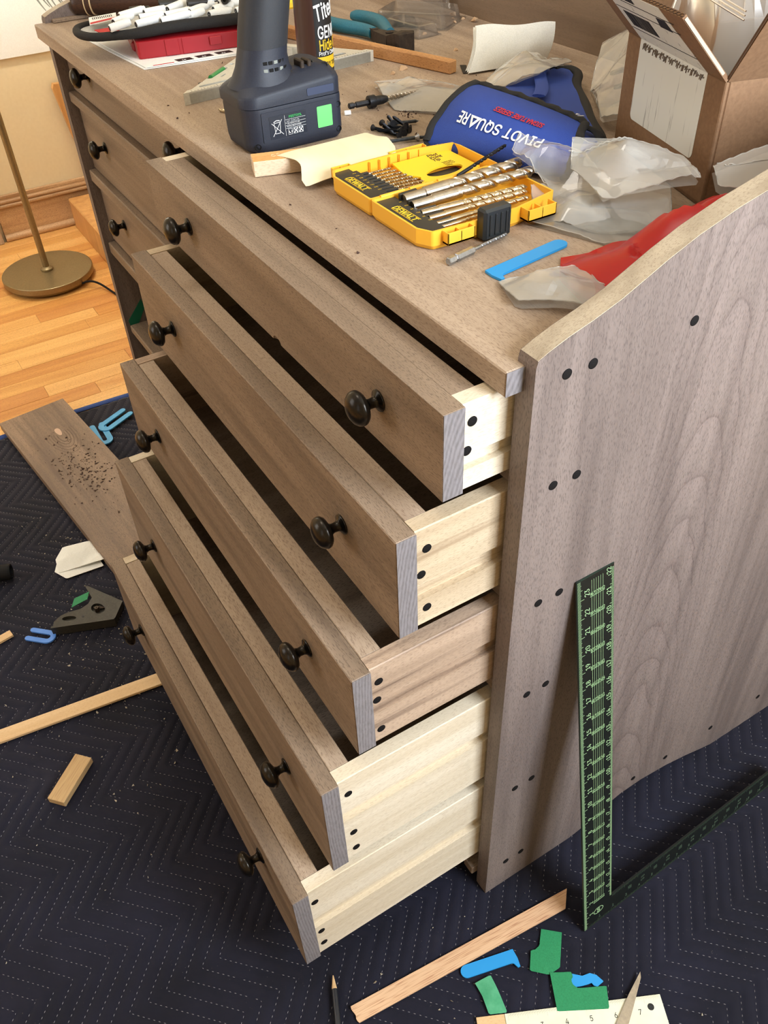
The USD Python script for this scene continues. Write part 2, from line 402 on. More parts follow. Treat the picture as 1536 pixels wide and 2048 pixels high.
def lathe(profile, seg=32, o=(0, 0, 0), axis=(0, 0, 1)):
    """Revolves (radius, height) about the axis."""
    p = np.asarray(profile, float)
    a = np.arange(seg) * 2 * np.pi / seg
    v = np.stack([p[:, None, 0] * np.cos(a), p[:, None, 0] * np.sin(a), np.repeat(p[:, 1:2], seg, 1)], -1).reshape(-1, 3)
    i, j = np.meshgrid(np.arange(len(p) - 1), np.arange(seg), indexing='ij')
    j2 = (j + 1) % seg
    q = np.stack([i * seg + j, i * seg + j2, (i + 1) * seg + j2, (i + 1) * seg + j], -1).reshape(-1, 4)
    f = np.vstack([q[:, [0, 1, 2]], q[:, [0, 2, 3]]])
    z = np.array(axis, float)
    z /= np.linalg.norm(z)
    x = np.cross(z, [0, 0, 1.]) if abs(z[2]) < .9 else np.cross(z, [0, 1., 0])
    x /= np.linalg.norm(x)
    y = np.cross(z, x)
    return v[:, :1] * x + v[:, 1:2] * y + v[:, 2:] * z + np.array(o, float), f


def tube(points, r, sides=8, caps=True, flat=None):
    """A swept round (or flattened) bar through the points; r a number or one per point."""
    p = np.asarray(points, float)
    t = np.gradient(p, axis=0)
    t /= np.linalg.norm(t, axis=1, keepdims=True) + 1e-12
    ref = np.array([0, 0, 1.]) if abs(t[:, 2]).mean() < .8 else np.array([1., 0, 0])
    a = np.cross(t, ref)
    a /= np.linalg.norm(a, axis=1, keepdims=True) + 1e-12
    b = np.cross(a, t)
    ang = np.arange(sides) * 2 * np.pi / sides
    rr = np.broadcast_to(r, (len(p),))[:, None, None]
    fl = 1. if flat is None else flat
    v = (p[:, None] + rr * (np.cos(ang)[None, :, None] * a[:, None] + fl * np.sin(ang)[None, :, None] * b[:, None])).reshape(-1, 3)
    i, j = np.meshgrid(np.arange(len(p) - 1), np.arange(sides), indexing='ij')
    q = np.stack([i * sides + j, i * sides + (j + 1) % sides, (i + 1) * sides + (j + 1) % sides, (i + 1) * sides + j], -1).reshape(-1, 4)
    f = [q[:, [0, 1, 2]], q[:, [0, 2, 3]]]
    if caps:
        n = len(v)
        v = np.vstack([v, p[0], p[-1]])
        k = np.arange(sides)
        f += [np.stack([np.full(sides, n), (k + 1) % sides, k], 1), np.stack([np.full(sides, n + 1), (len(p) - 1) * sides + k, (len(p) - 1) * sides + (k + 1) % sides], 1)]
    return v, np.vstack(f)[:, ::-1]


def curve(pts, n=24):
    """A smooth curve through the points."""
    from scipy.interpolate import CubicSpline
    p = np.asarray(pts, float)
    t = np.r_[0, np.cumsum(np.linalg.norm(np.diff(p, axis=0), axis=1))]
    return CubicSpline(t, p)(np.linspace(0, t[-1], n))


def loft(rings):
    """Closed rings of equal count joined, ends capped by fans."""
    r = np.asarray(rings, float)
    n, k = r.shape[:2]
    v = np.vstack([r.reshape(-1, 3), r[0].mean(0), r[-1].mean(0)])
    i, j = np.meshgrid(np.arange(n - 1), np.arange(k), indexing='ij')
    q = np.stack([i * k + j, i * k + (j + 1) % k, (i + 1) * k + (j + 1) % k, (i + 1) * k + j], -1).reshape(-1, 4)
    a = np.arange(k)
    f = np.vstack([q[:, [0, 1, 2]], q[:, [0, 2, 3]], np.stack([np.full(k, n * k), (a + 1) % k, a], 1), np.stack([np.full(k, n * k + 1), (n - 1) * k + a, (n - 1) * k + (a + 1) % k], 1)])
    return v, f


def rrect(x0, x1, y0, y1, r, n=6):
    """A rounded rectangle as a ring of points; r one radius or four (from lower left, anticlockwise)."""
    rs = [r] * 4 if np.ndim(r) == 0 else list(r)
    out = []
    for (cx, cy), a0, rr in zip([(x0, y0), (x1, y0), (x1, y1), (x0, y1)], (180, 270, 0, 90), rs):
        sx, sy = (1 if cx == x0 else -1), (1 if cy == y0 else -1)
        for t in np.radians(np.linspace(a0, a0 + 90, n)):
            out.append((cx + sx * rr + rr * math.cos(t), cy + sy * rr + rr * math.sin(t)))
    return np.array(out)


def ring3(ring, z):
    r = np.asarray(ring, float)
    return np.column_stack([r, np.full(len(r), z)])


def shell(v, f, d):
    """A sheet given thickness d (downwards along its normals)."""
    m = trimesh.Trimesh(v, f, process=False)
    n = m.vertex_normals
    k = len(v)
    e = m.edges
    key = np.sort(e, 1)
    u, inv, cnt = np.unique(key, axis=0, return_inverse=True, return_counts=True)
    bd = e[cnt[inv] == 1]
    side = np.vstack([np.stack([bd[:, 1], bd[:, 0], bd[:, 0] + k], 1), np.stack([bd[:, 1], bd[:, 0] + k, bd[:, 1] + k], 1)])
    return np.vstack([v, v - n * d]), np.vstack([f, f[:, ::-1] + k, side])


def plan_sheet(outline, ctrl, res=.006, crumple=0., sites=0, seed=0, ripple=0., floor=None):
    """A sheet over a plan outline; heights pass through the control points (x, y, z), with faceted creases."""
    rng = np.random.default_rng(seed)
    pg = Polygon(outline).buffer(0)
    line = pg.exterior
    bpts = [line.interpolate(s) for s in np.arange(0, line.length, res)]
    bpts = np.array([(q.x, q.y) for q in bpts])
    x0, y0, x1, y1 = pg.bounds
    gx, gy = np.meshgrid(np.arange(x0, x1, res), np.arange(y0, y1, res * .866))
    gx = gx + (np.arange(gx.shape[0]) % 2)[:, None] * res / 2
    g = np.column_stack([gx.ravel(), gy.ravel()])
    g = g[shapely.contains_xy(pg.buffer(-res * .55), g[:, 0], g[:, 1])]
    p = np.vstack([bpts, g])
    d = Delaunay(p)
    c = p[d.simplices].mean(1)
    f = d.simplices[shapely.contains_xy(pg, c[:, 0], c[:, 1])]
    ctrl = np.asarray(ctrl, float)
    z = RBFInterpolator(ctrl[:, :2], ctrl[:, 2], kernel='linear', smoothing=1e-4)(p)
    if sites:
        sp = np.column_stack([rng.uniform(x0 - .02, x1 + .02, sites), rng.uniform(y0 - .02, y1 + .02, sites)])
        sp = np.vstack([sp, [(x0 - .1, y0 - .1), (x1 + .1, y0 - .1), (x1 + .1, y1 + .1), (x0 - .1, y1 + .1)]])
        z = z + crumple * LinearNDInterpolator(sp, rng.uniform(-1, 1, len(sp)))(p)
    if ripple:
        z = z + ripple * (meshkit.fbm(np.column_stack([p * 60, np.full(len(p), seed)]), 3, seed) - .5)
    if floor is not None:
        z = np.maximum(z, floor)
    v = np.column_stack([p, z])
    a, b, c2 = v[f[:, 0]], v[f[:, 1]], v[f[:, 2]]
    flip = np.cross(b - a, c2 - a)[:, 2] < 0
    f[flip] = f[flip][:, ::-1]
    return v, f


def bag(outline, ctrl, seed, crumple=.006, sites=26, gap=.004, res=.006, floor=None):
    """A flat bag: two films, lower one flatter."""
    v, f = plan_sheet(outline, ctrl, res, crumple, sites, seed, .002, floor)
    lo = v.copy()
    ctrl2 = np.array(ctrl, float)
    v2, f2 = plan_sheet(outline, ctrl2, res * 1.5, crumple * .5, max(4, sites // 3), seed + 50, .001, floor)
    v2 = v2 - [0, 0, gap]
    if floor is not None:
        v2[:, 2] = np.maximum(v2[:, 2], floor - .0008)
    return [(v, f), (v2, f2)]


def text(s, h, o, X, Y, Z, depth=.0002, bold=False, xs=1., center=False, shear=0.):
    """Lettering: capitals h tall, running along X, up along Y, raised along Z from o."""
    v, f = vf(meshkit.text_mesh(s, h, depth, bold))
    v[:, 0] = v[:, 0] * xs + shear * v[:, 1]
    if center:
        v[:, :2] -= (v[:, :2].min(0) + v[:, :2].max(0)) / 2
    return place((v, f), o, X, Y, Z)


def twist_bit(R, shank, flute, shank_r=None, turns=3.5, n=44, tip=1.4):
    """A twist drill along +x: shank from 0, flutes to the point."""
    sr = shank_r or R
    k = 16
    th = np.arange(k) * 2 * np.pi / k
    rings = []
    for x in (0, .0006):
        rr = sr * (.85 if x == 0 else 1)
        rings.append(np.column_stack([np.full(k, x), rr * np.cos(th), rr * np.sin(th)]))
    rings.append(np.column_stack([np.full(k, shank), sr * np.cos(th), sr * np.sin(th)]))
    prof = R * (1 - .42 * np.exp(-((np.angle(np.exp(1j * 2 * (th - .6))) / 2) / .42) ** 2))
    for i in range(n + 1):
        x = shank + .0005 + flute * i / n
        a = 2 * np.pi * turns * i / n
        s = min(1, (flute - flute * i / n) / (R * tip) + .05)
        rings.append(np.column_stack([np.full(k, x), s * prof * np.cos(th + a), s * prof * np.sin(th + a)]))
    v, f = loft(rings)
    return v, f[:, ::-1]


def frame(rz):
    return np.array([math.cos(rz), math.sin(rz), 0.]), np.array([-math.sin(rz), math.cos(rz), 0.])


def rotmat(axis, ang):
    return trimesh.transformations.rotation_matrix(ang, axis)[:3, :3]


ORD = 'first second third fourth fifth sixth seventh eighth ninth tenth eleventh twelfth thirteenth fourteenth fifteenth sixteenth'.split()
UP = np.array([0, 0, 1.])
T = 0.8714          # height of the dresser's top

# ================================================================== the room
def struct(name, mesh, mat, **kw):
    return single(name, mesh, mat, kw.get('label'), None, kind='structure')


struct('wall_left', bx(LX - .1, LX, FY - .1, BY + .1, -.02, CZ, 0), wall_paint)
struct('wall_back', bx(LX, RX, BY, BY + .1, -.02, CZ, 0), wall_paint)


def wall_with_holes(u0, u1, holes):
    """Rectangles (u0, u1, z0, z1) covering a wall around its window holes."""
    out, z0, z1 = [], -.02, CZ
    cuts = sorted(holes)
    u = u0
    for a, b, c, d in cuts:
        out += [(u, a, z0, z1), (a, b, z0, c), (a, b, d, z1)]
        u = b
    return out + [(u, u1, z0, z1)]


RW = [(.135, .785, 1.025, 1.975)]
FW = [(-2.40, -1.10, .85, 2.25), (.30, 1.10, .85, 2.25)]
struct('wall_right', [bx(RX, RX + .1, a, b, c, d, 0) for a, b, c, d in wall_with_holes(FY - .1, BY + .1, RW)], wall_paint)
struct('wall_front', [bx(a, b, FY - .1, FY, c, d, 0) for a, b, c, d in wall_with_holes(LX, RX, FW)], wall_paint)
struct('ceiling', bx(LX - .1, RX + .1, FY - .1, BY + .1, CZ, CZ + .1, 0), white_paint)
for k, (wall, holes) in enumerate((('r', RW), ('f', FW))):
    for (a, b, c, d) in holes:
        t = Thing('window_%d' % (COUNT.get('win', 0) + 1), kind='structure', loc=((RX, (a + b) / 2, c) if wall == 'r' else ((a + b) / 2, FY, c)))
        COUNT['win'] = COUNT.get('win', 0) + 1
        for nm, (u0, u1, w0, w1) in {'stile': (a - .07, a, c - .07, d + .07), 'stile_001': (b, b + .07, c - .07, d + .07), 'head': (a, b, d, d + .07), 'sill': (a - .1, b + .1, c - .05, c), 'meeting_rail': (a, b, (c + d) / 2 - .02, (c + d) / 2 + .02)}.items():
            dep = .05 if nm == 'sill' else .035 if nm != 'meeting_rail' else .012
            off = .03 if nm == 'meeting_rail' else 0.
            m = bx(RX - dep - off, RX - off, u0, u1, w0, w1) if wall == 'r' else bx(u0, u1, FY + off, FY + dep + off, w0, w1)
            t.part(nm.split('_00')[0], m, trim_wood_z)
# ceiling lamp: flush bowl
lt = Thing('ceiling_lamp', 'round flush ceiling lamp above the dresser', 'ceiling lamp', (-.75, -.35, CZ - .1))
lt.part('bowl', lathe([(.001, CZ - .012), (.2, CZ - .012), (.22, CZ - .03), (.22, CZ - .001), (.001, CZ - .001)], 40, (-.75, -.35, 0)), brass, 40)

# floor: oak strips laid along y
fl = Thing('floor', kind='structure', loc=(0, 0, -.012))
fl.part('subfloor', bx(LX, RX, FY, BY, -.06, -.022, 0), oak_floor[0])
rng = np.random.default_rng(3)
PW = .0572
k = 0
for i in range(22):
    x0 = LX + .018 + i * PW
    y = -1.35 - rng.uniform(0, .7)
    while y < 1.28:
        ln = rng.choice([.32, .45, .6, .75, .95, 1.2])
        y1 = min(y + ln, 1.29)
        if y1 > -1.5:
            fl.part('plank', bx(x0 + .0003, x0 + PW - .0003, max(y, -1.5) + .0002, y1 - .0002, -.024, -.010 + rng.uniform(-.0003, .0003), .0006), oak_floor[rng.choice([0, 0, 1, 2, 2, 3])])
        y = y1
xp = LX + .018 + 22 * PW
fl.part('far_boards', [bx(xp + j * PW * 2, xp + (j + 1) * PW * 2 - .0006, FY, BY, -.024, -.010, .0006) for j in range(int((RX - xp) / (PW * 2)))] + [bx(LX, xp, FY, -1.5, -.024, -.010, .0006)], oak_floor[2], kind='stuff')

# baseboard and plinth along the left wall
bb = Thing('baseboard_left', kind='structure', loc=(LX, .5, -.01))
bb.part('board', bx(LX, LX + .016, -.045, BY, -.01, .098, .001), trim_wood)
bb.part('shoe_moulding', tube([(LX + .016, -.045, .0), (LX + .016, BY, .0)], .013, 12), trim_wood, 60)
bb.part('cap', [bx(LX, LX + .024, -.045, BY, .098, .112, .004), tube([(LX + .014, -.045, .118), (LX + .014, BY, .118)], .008, 10), bx(LX, LX + .012, -.045, BY, .110, .138, .003)], trim_wood, 50)
tr = Thing('trim_1', kind='structure', loc=(LX, -.12, -.01))
tr.part('plinth_block', bx(LX, LX + .034, -.20, -.055, -.01, .142, .002), trim_wood_z)
tr.part('casing', bx(LX, LX + .022, -.195, -.06, .142, 2.1, .004), wall_paint)

# ================================================================== moving pad
PX0, PX1, PY0, PY1 = -1.52, .95, -1.0, 1.0
SP = .0255        # spacing of the stitched lines along y
ZPER, ZAMP = .1625, .078


def zigzag(x):
    u = ((x - .2) / ZPER) % 1.0
    return ZAMP * (1 - np.abs(1 - 2 * u)) if np.ndim(u) == 0 else ZAMP * (1 - np.abs(1 - 2 * u))


def pad_warp(x, y):
    """How far the cloth has been pulled out of shape."""
    p = np.stack([np.asarray(x) * 3.1, np.asarray(y) * 3.1, np.zeros_like(np.asarray(x, float))], -1)
    amt = np.clip((-.25 - np.asarray(x)) * 1.6, .12, 1.)
    return .034 * amt * (meshkit.noise(p, 4) - .5), .040 * amt * (meshkit.noise(p, 9) - .5)


def pad_z(x, y, stitch=True):
    x, y = np.asarray(x, float), np.asarray(y, float)
    dx, dy = pad_warp(x, y)
    ph = ((y + dy - .150 - zigzag(x + dx)) / SP)
    d = np.abs(ph - np.round(ph)) * 2                   # 0 on a stitched line, 1 between
    p = np.stack([x * 7, y * 7, 0 * x], -1)
    wr = -.0022 * meshkit.fbm(p, 3, 2)
    return -.0022 * (1 - d) ** 1.8 + wr - .0006 if stitch else wr - .0052


t = Thing('moving_pad', 'dusty navy quilted moving pad with zigzag stitching under the dresser', 'moving pad', (-.3, 0, -.01))
xs0 = .2 + ZPER / 28 * np.arange(math.ceil((PX0 - .2) / (ZPER / 28)), math.floor((PX1 - .2) / (ZPER / 28)) + 1)
phs = np.arange(math.floor((PY0 - .150 - ZAMP) / SP), math.ceil((PY1 - .150) / SP) + .01, .2)
gx, gp = np.meshgrid(xs0, phs, indexing='ij')
gy = .150 + gp * SP + zigzag(gx)
for _ in range(3):
    dxw, dyw = pad_warp(gx, gy)
    gy = .150 + gp * SP + zigzag(gx + dxw) - dyw
gz = pad_z(gx, gy)
nx, ny = gx.shape
gz = np.where(gx < PX0 + .004, -.0095, gz)
i, j = np.meshgrid(np.arange(nx - 1), np.arange(ny - 1), indexing='ij')
q = np.stack([i * ny + j, (i + 1) * ny + j, (i + 1) * ny + j + 1, i * ny + j + 1], -1).reshape(-1, 4)
t.part('quilted_cloth', (np.stack([gx, gy, gz], -1).reshape(-1, 3), q), pad_cloth, True)
rr = []
r2 = np.random.default_rng(11)
DASH, GAP = .0052, .0024
for kk in range(int((PY0 - .150 - ZAMP) / SP), int((PY1 - .150) / SP) + 1):
    xs = np.arange(PX0 + .01, PX1, .0005)
    dxw, dyw = pad_warp(xs, .150 + kk * SP + zigzag(xs))
    ys = .150 + kk * SP + zigzag(xs + dxw) - dyw
    s = np.r_[0, np.cumsum(np.hypot(np.diff(xs), np.diff(ys)))]
    st = np.arange(.001, s[-1] - DASH, DASH + GAP)
    ax, ay = np.interp(st, s, xs), np.interp(st, s, ys)
    bx_, by_ = np.interp(st + DASH, s, xs), np.interp(st + DASH, s, ys)
    ok = (ay > PY0 + .01) & (ay < PY1 - .01) & ~((ax > -1.33) & (ax < -.03) & (ay > .06)) & (r2.random(len(st)) > .03) & (ax < .45) & (ay > -.75)
    rr.append(np.column_stack([ax, ay, bx_, by_])[ok])
rr = np.vstack(rr)
d = rr[:, 2:] - rr[:, :2]
d /= np.linalg.norm(d, axis=1, keepdims=True)
n = np.column_stack([-d[:, 1], d[:, 0]]) * .00048
za, zb = pad_z(rr[:, 0], rr[:, 1]), pad_z(rr[:, 2], rr[:, 3])
zm = (za + zb) / 2 + .0010
mid = (rr[:, :2] + rr[:, 2:]) / 2
V = np.stack([np.column_stack([rr[:, :2], za - .0004]), np.column_stack([mid + n, zm - .0008]), np.column_stack([rr[:, 2:], zb - .0004]), np.column_stack([mid - n, zm - .0008]), np.column_stack([mid, zm])], 1)
F = np.array([[0, 3, 4], [3, 2, 4], [2, 1, 4], [1, 0, 4]])
t.part('stitching', (V.reshape(-1, 3), (np.arange(len(V))[:, None, None] * 5 + F).reshape(-1, 3)), pad_thread, kind='stuff')
yb = np.arange(PY0, PY1, .02)
t.part('binding', [tube(np.column_stack([PX0 - .002 + .006 * np.sin(yb * 9) * (np.abs(yb) < 9), yb, np.full(len(yb), -.005)]), .008, 8, flat=.5)], pad_binding, 60, label='bright blue binding tape along the pad edge')
# fine sawdust lying about on the pad
r3 = np.random.default_rng(5)
bits = []
for cx, cy, sx, sy, num in ((-.86, -.33, .10, .07, 46), (-1.08, -.33, .10, .06, 34), (-.72, -.31, .10, .08, 60), (-.5, -.35, .2, .2, 60), (.1, 0, .2, .15, 24)):
    for _ in range(num):
        x, y = r3.normal(cx, sx / 1.6), r3.normal(cy, sy / 1.6)
        s = r3.uniform(.0005, .0014)
        bits.append(move(turn(hull(r3.normal(0, 1, (7, 3)) * s), r3.uniform(0, 6)), (x, y, float(pad_z(x, y)) + s * .6)))
single('sawdust', bits, lint, 'pale sawdust flecks scattered over the navy moving pad', 'sawdust', kind='stuff')

# ================================================================== dresser
DL, DD, TH = -1.383, .62, .0214
HF = .8807                      # height of the side panels at the front


def panel_profile():
    top = [(.0, HF - .006), (.0015, HF), (.012, .8855), (.03, .892), (.053, .8985), (.079, .9075), (.10, .917), (.123, .9275), (.151, .9385), (.19, .9500), (.219, .9565), (.26, .966), (.32, .981), (.40, .998), (.48, 1.008), (DD, 1.012)]
    bot = [(DD, -.002), (.452, -.002), (.425, .006), (.39, .018), (.345, .030), (.29, .0375), (.25, .0355), (.215, .024), (.19, .010), (.172, .002), (.155, -.002), (.0, -.002)]
    return top + bot


def side_panel(x0, x1):
    m = prism(panel_profile(), x1 - x0)
    v, f = m                       # (y, z, x)
    return np.column_stack([v[:, 2] + x0, v[:, 0], v[:, 1]]), f


dr = Thing('dresser', 'long unfinished grey-brown walnut dresser with open drawers, black knobs and curved end panels', 'dresser', (-.69, .3, 0))
sp_r = dr.part('side_panel', side_panel(-TH, 0), walnut_side)
sp_l = dr.part('side_panel', side_panel(DL, DL + TH), walnut_side)
pf_ = np.array([q for q in panel_profile()[1:16]])
for x0, up_ in ((-TH, sp_r), (DL, sp_l)):
    n_ = len(pf_)
    vv_ = np.vstack([np.column_stack([np.full(n_, x), pf_[:, 0], pf_[:, 1] + dz]) for x, dz in ((x0 + .0006, .00035), (x0 + TH - .0006, .00035), (x0 + TH - .0001, -.0004), (x0 + .0001, -.0004))])
    i = np.arange(n_ - 1)
    ff_ = np.vstack([np.stack([a * n_ + i, b * n_ + i, b * n_ + i + 1, a * n_ + i + 1], 1) for a, b in ((0, 1), (1, 2), (3, 0))])
    dr.part('lit_top_edge', (vv_, ff_), walnut_lit_edge, under=up_)
PLUGR = .0047


def plug_x(y, z, x, r=PLUGR, under=None, h=.0008):
    rim = lathe([(.0001, -.004), (r, -.004), (r, h * .6), (r * .88, h), (.0001, h * 1.1)], 18, (x, y, z), (1, 0, 0))
    dr.part('plug', rim, plug_black, 40, under=under)


for z in (.8592, .7470, .5967, .4482, .2540, .0615):
    plug_x(.0317, z, 0, under=sp_r)
    plug_x(.0579, z, 0, under=sp_r)
plug_x(.1673, .8609, 0, under=sp_r)
for y in (.2695, .3351, .4316, .5386):
    plug_x(y, .060, 0, .0042, under=sp_r)
dr.part('top_board', bx(DL + .0125, -.0128, -.0178, DD - .02, T - .0227, T, .0012), walnut_x3)
dr.part('back_board', bx(DL + TH, -TH, DD - .022, DD - .004, .03, 1.005, .001), walnut_back)
MX = -.6915
dr.part('divider', bx(MX - .0150, MX + .0150, .026, DD - .03, .045, T - .024), walnut_y)
dr.part('gallery_strip', bx(DL + TH + .0005, DL + TH + .012, .012, DD - .03, T + .0003, T + .006, .001), walnut_y)
ZT = [.8469, .7372, .5890, .4341, .2487]
ZB = [.7600, .6162, .4699, .2702, .0760]
rails = [(ZB[k], ZT[k + 1]) for k in range(4)]
for bank in ((DL + TH, MX - .0155), (MX + .0155, -TH)):
    for zb, zt in rails:
        zc = (zb + zt) / 2
        h = min(zb - zt - .004, .024) / 2
        dr.part('rail', bx(bank[0] + .0002, bank[1] - .0002, .008, .09, zc - h, zc + h, .002), walnut_x2)
    dr.part('rail', bx(bank[0] + .0002, bank[1] - .0002, .012, .07, .045, ZB[4] - .004, .002), walnut_x2)
dr.part('runner', bx(-.043, -.0235, -.008, .5, .024, .042, .001), walnut_y)
dr.part('bottom_board', bx(DL + TH + .0002, -TH - .0002, .075, DD - .03, .036, .05), walnut_x)


def knob(x, y, z, under, s=1.):
    """A mushroom knob on its rose, its axis along -y."""
    pr = [(.0001, 0), (.0098, 0), (.0104, .0008), (.0098, .0019), (.0062, .0034), (.0048, .0058), (.0046, .0102), (.0060, .0132), (.0098, .0148), (.0135, .0162), (.0157, .0186),
          (.0161, .0212), (.0152, .0240), (.0128, .0268), (.0092, .0290), (.0048, .0302), (.0001, .0305)]
    pr = [(r * s, h * s) for r, h in pr]
    dr.part('knob', lathe(pr, 40, (x, y, z), (0, -1, 0)), bronze, 50, under=under)


def drawer(x0, x1, yf, zt, zb, knobs, box=True, groove=None, plugs=(), front=walnut_x2, sidemat=poplar, label=None, mats=None, chip=None):
    th = .0206
    fm = bx(x0, x1, yf, yf + th, zb, zt, .0003 if chip else .0010)
    if chip:
        a = trimesh.Trimesh(*fm)
        man = m3.Manifold(m3.Mesh(a.vertices.astype(np.float32), a.faces.astype(np.uint32)))
        cut = m3.Manifold.sphere(.0085, 20).scale((1.1, .45, .8)).translate((chip[0], yf, chip[1]))
        fm = man - cut
    d = dr.part('drawer', fm, front, label=label)
    for kx, kz in knobs:
        knob(kx, yf, kz, d)
    if not box:
        dr.part('drawer_side', bx(x0 + .004, x0 + .018, yf + th, .5, zb + .01, zt - .01), sidemat, under=d)
        return d
    bt = .0225                          # inner front
    dr.part('inner_front', bx(x0 + .0185, x1 - .0195, yf + th + (.00002 if chip else .0004), yf + th + bt, zb + .012, zt - (.00002 if chip else .0004), .0001 if chip else .0009), walnut_x2 if chip else walnut_x3, under=d)
    ye = .55
    for side in (0, 1):
        xo = x1 - .0031 if side else x0 + .0021
        s = -1 if side else 1
        xi = xo + s * .016
        g0, g1 = groove
        gd = xo + s * .0065
        sect = [(xo, zb + .001), (xo, g0), (gd, g0), (gd, g1), (xo, g1), (xo, zt - .0012), (xo + s * .001, zt), (xi, zt), (xi, zb + .001)]
        v, f = prism(sect, ye - (yf + th))
        m = (np.column_stack([v[:, 0], v[:, 2] + yf + th, v[:, 1]]), f[:, ::-1])
        dr.part('drawer_side', m, sidemat, under=d)
    for py, pz, deep in plugs:
        plug_x(py, pz, (x1 - .0031) - (.0065 if deep else 0), .0046, under=d)
    dr.part('drawer_bottom', bx(x0 + .018, x1 - .019, yf + th, ye, zb + .010, zb + .016), walnut_y, under=d)
    dr.part('drawer_back', bx(x0 + .0185, x1 - .0195, ye - .016, ye - .001, zb + .016, zt - .004), sidemat, under=d)
    return d


YF = [-.0678, -.1136, -.1658, -.2125, -.2676]
GR = [(.781, .7965), (.650, .672), (.517, .536), (.353, .371), (.150, .176)]
PG = [[(-.038, .828, 0), (-.0425, .8005, 0)], [(-.081, .712, 0), (-.087, .683, 0), (-.081, .637, 0)], [(-.136, .5655, 0), (-.139, .5385, 0), (-.1365, .4885, 0)],
      [(-.181, .4045, 0), (-.180, .322, 0), (-.179, .2865, 0)], [(-.240, .2165, 0), (-.239, .1345, 0), (-.2385, .1000, 0)]]
KZ = [.8060, .6850, .5390, .3580, .2030]
LAB = ['top right drawer, pulled out least', 'second right drawer from the top, pulled out', 'third right drawer from the top, with dark streaked side', 'fourth right drawer from the top, pulled out', 'bottom right drawer, pulled out furthest']
XL, XR = -.675, -.0224
for k in range(5):
    drawer(XL, XR, YF[k], ZT[k], ZB[k], [(-.5510, KZ[k]), (-.1185, KZ[k])], True, GR[k], PG[k], walnut_x2, (poplar, poplar_tan, poplar_grey, poplar, poplar)[k], LAB[k], chip=(-.328, ZB[k] - .0005) if k == 0 else None)
for k in range(3):
    drawer(DL + TH + .0015, MX - .0175, .0200, ZT[k] + (.001 if k == 0 else 0), ZB[k], [(-1.2320, KZ[k] + .004), (-.7850, KZ[k] + .004)], False, label='closed left drawer, row %d from the top' % (k + 1))
# end grain faces: thin trued ends of the drawer fronts and the top
for k in range(5):
    dr.part('end_grain', bx(XR + .00005, XR + .0006, YF[k] + .0004, YF[k] + .0202, ZB[k] + .0004, ZT[k] - .0004, .0001), walnut_end, under='/World/dresser/drawer' + ('_%03d' % k if k else ''))
dr.part('end_grain', bx(-.0127, -.0121, -.0174, .0, T - .0223, T - .0004, .0001), walnut_end)

# ================================================================== things leaning on and lying near the dresser
# framing square: body leans on the side panel, tongue lies on the pad
SQ_A, SQ_B = -.0375, .1872
u = np.array([math.sin(SQ_A), math.cos(SQ_A), 0.])
nn = np.array([-math.cos(SQ_A), math.sin(SQ_A), 0.])
vv = math.cos(SQ_B) * UP + math.sin(SQ_B) * nn
ww = np.cross(u, vv)                      # towards the room
if ww[0] < 0:
    ww = -ww
H0 = np.array([.1162, .0819, .0008])
SL, SWB, SLT, SWT = .6096, .0508, .4064, .0381
fs = Thing('framing_square', 'black framing square with pale green graduations leaning against the end panel', 'framing square', tuple(H0))


def on_sq(mesh):                          # local: x along the tongue, y up the body, z out of the face
    return place(mesh, H0, u, vv, ww)


def sqbox(a, b, c, d, z0=.0, z1=.00025):
    v = np.array([(a, c, z0), (b, c, z0), (b, d, z0), (a, d, z0), (a, c, z1), (b, c, z1), (b, d, z1), (a, d, z1)])
    return v, np.array([[4, 5, 6], [4, 6, 7], [0, 1, 5], [0, 5, 4], [1, 2, 6], [1, 6, 5], [2, 3, 7], [2, 7, 6], [3, 0, 4], [3, 4, 7]])


fs.part('body', on_sq(prism([(0, 0), (SWB, SWT), (SWB, SL), (0, SL)], .0022, -.0022)), square_black)
fs.part('tongue', on_sq(prism([(0, 0), (SLT, 0), (SLT, SWT), (SWB, SWT)], .0022, -.0022)), square_black)
IN = .0254
tick = []
for k in range(1, int(24 * 16)):
    y = k * IN / 16
    ln = .0088 if k % 16 == 0 else .0065 if k % 8 == 0 else .0050 if k % 4 == 0 else .0042
    tick.append(sqbox(.0006, .0006 + ln, y - .00014, y + .00014))
for k in range(1, int(22.4 * 16)):
    y = SWT + k * IN / 16
    ln = .0080 if k % 16 == 0 else .0055 if k % 8 == 0 else .0036 if k % 4 == 0 else .0028
    tick.append(sqbox(SWB - .0004 - ln, SWB - .0004, y - .00018, y + .00018))
tick2, num2 = [], []
for k in range(1, 16 * 16):
    x = k * IN / 16
    ln = .0070 if k % 16 == 0 else .005 if k % 4 == 0 else .0034
    tick2.append(sqbox(x - .00016, x + .00016, .0006, .0006 + ln))
    if k > 32:
        tick2.append(sqbox(x - .00016, x + .00016, SWT - .0006 - ln, SWT - .0006))
fs.part('graduation', on_sq(tick), square_mark, kind='stuff')
num = []
for k in range(1, 24):
    num.append(text(str(k), .0066, (.0165, k * IN + .0012, 0), (0, 1, 0), (-1, 0, 0), UP, .00025, xs=.85))
for k in range(1, 23):
    num.append(text(str(k), .0062, (SWB - .0042 if k < 10 else SWB - .0042, SWT + k * IN + .0014, 0), (0, 1, 0), (-1, 0, 0), UP, .00025, xs=.85))
for k in range(1, 16):
    num2.append(text(str(k), .0050, (k * IN + .001, .0085, 0), (1, 0, 0), (0, 1, 0), UP, .00025, xs=.85))
fs.part('numerals', on_sq(num), square_mark, kind='stuff')
fs.part('graduation', on_sq(tick2), square_mark_shaded, kind='stuff')
fs.part('numerals', on_sq(num2), square_mark_shaded, kind='stuff')
tab3 = []
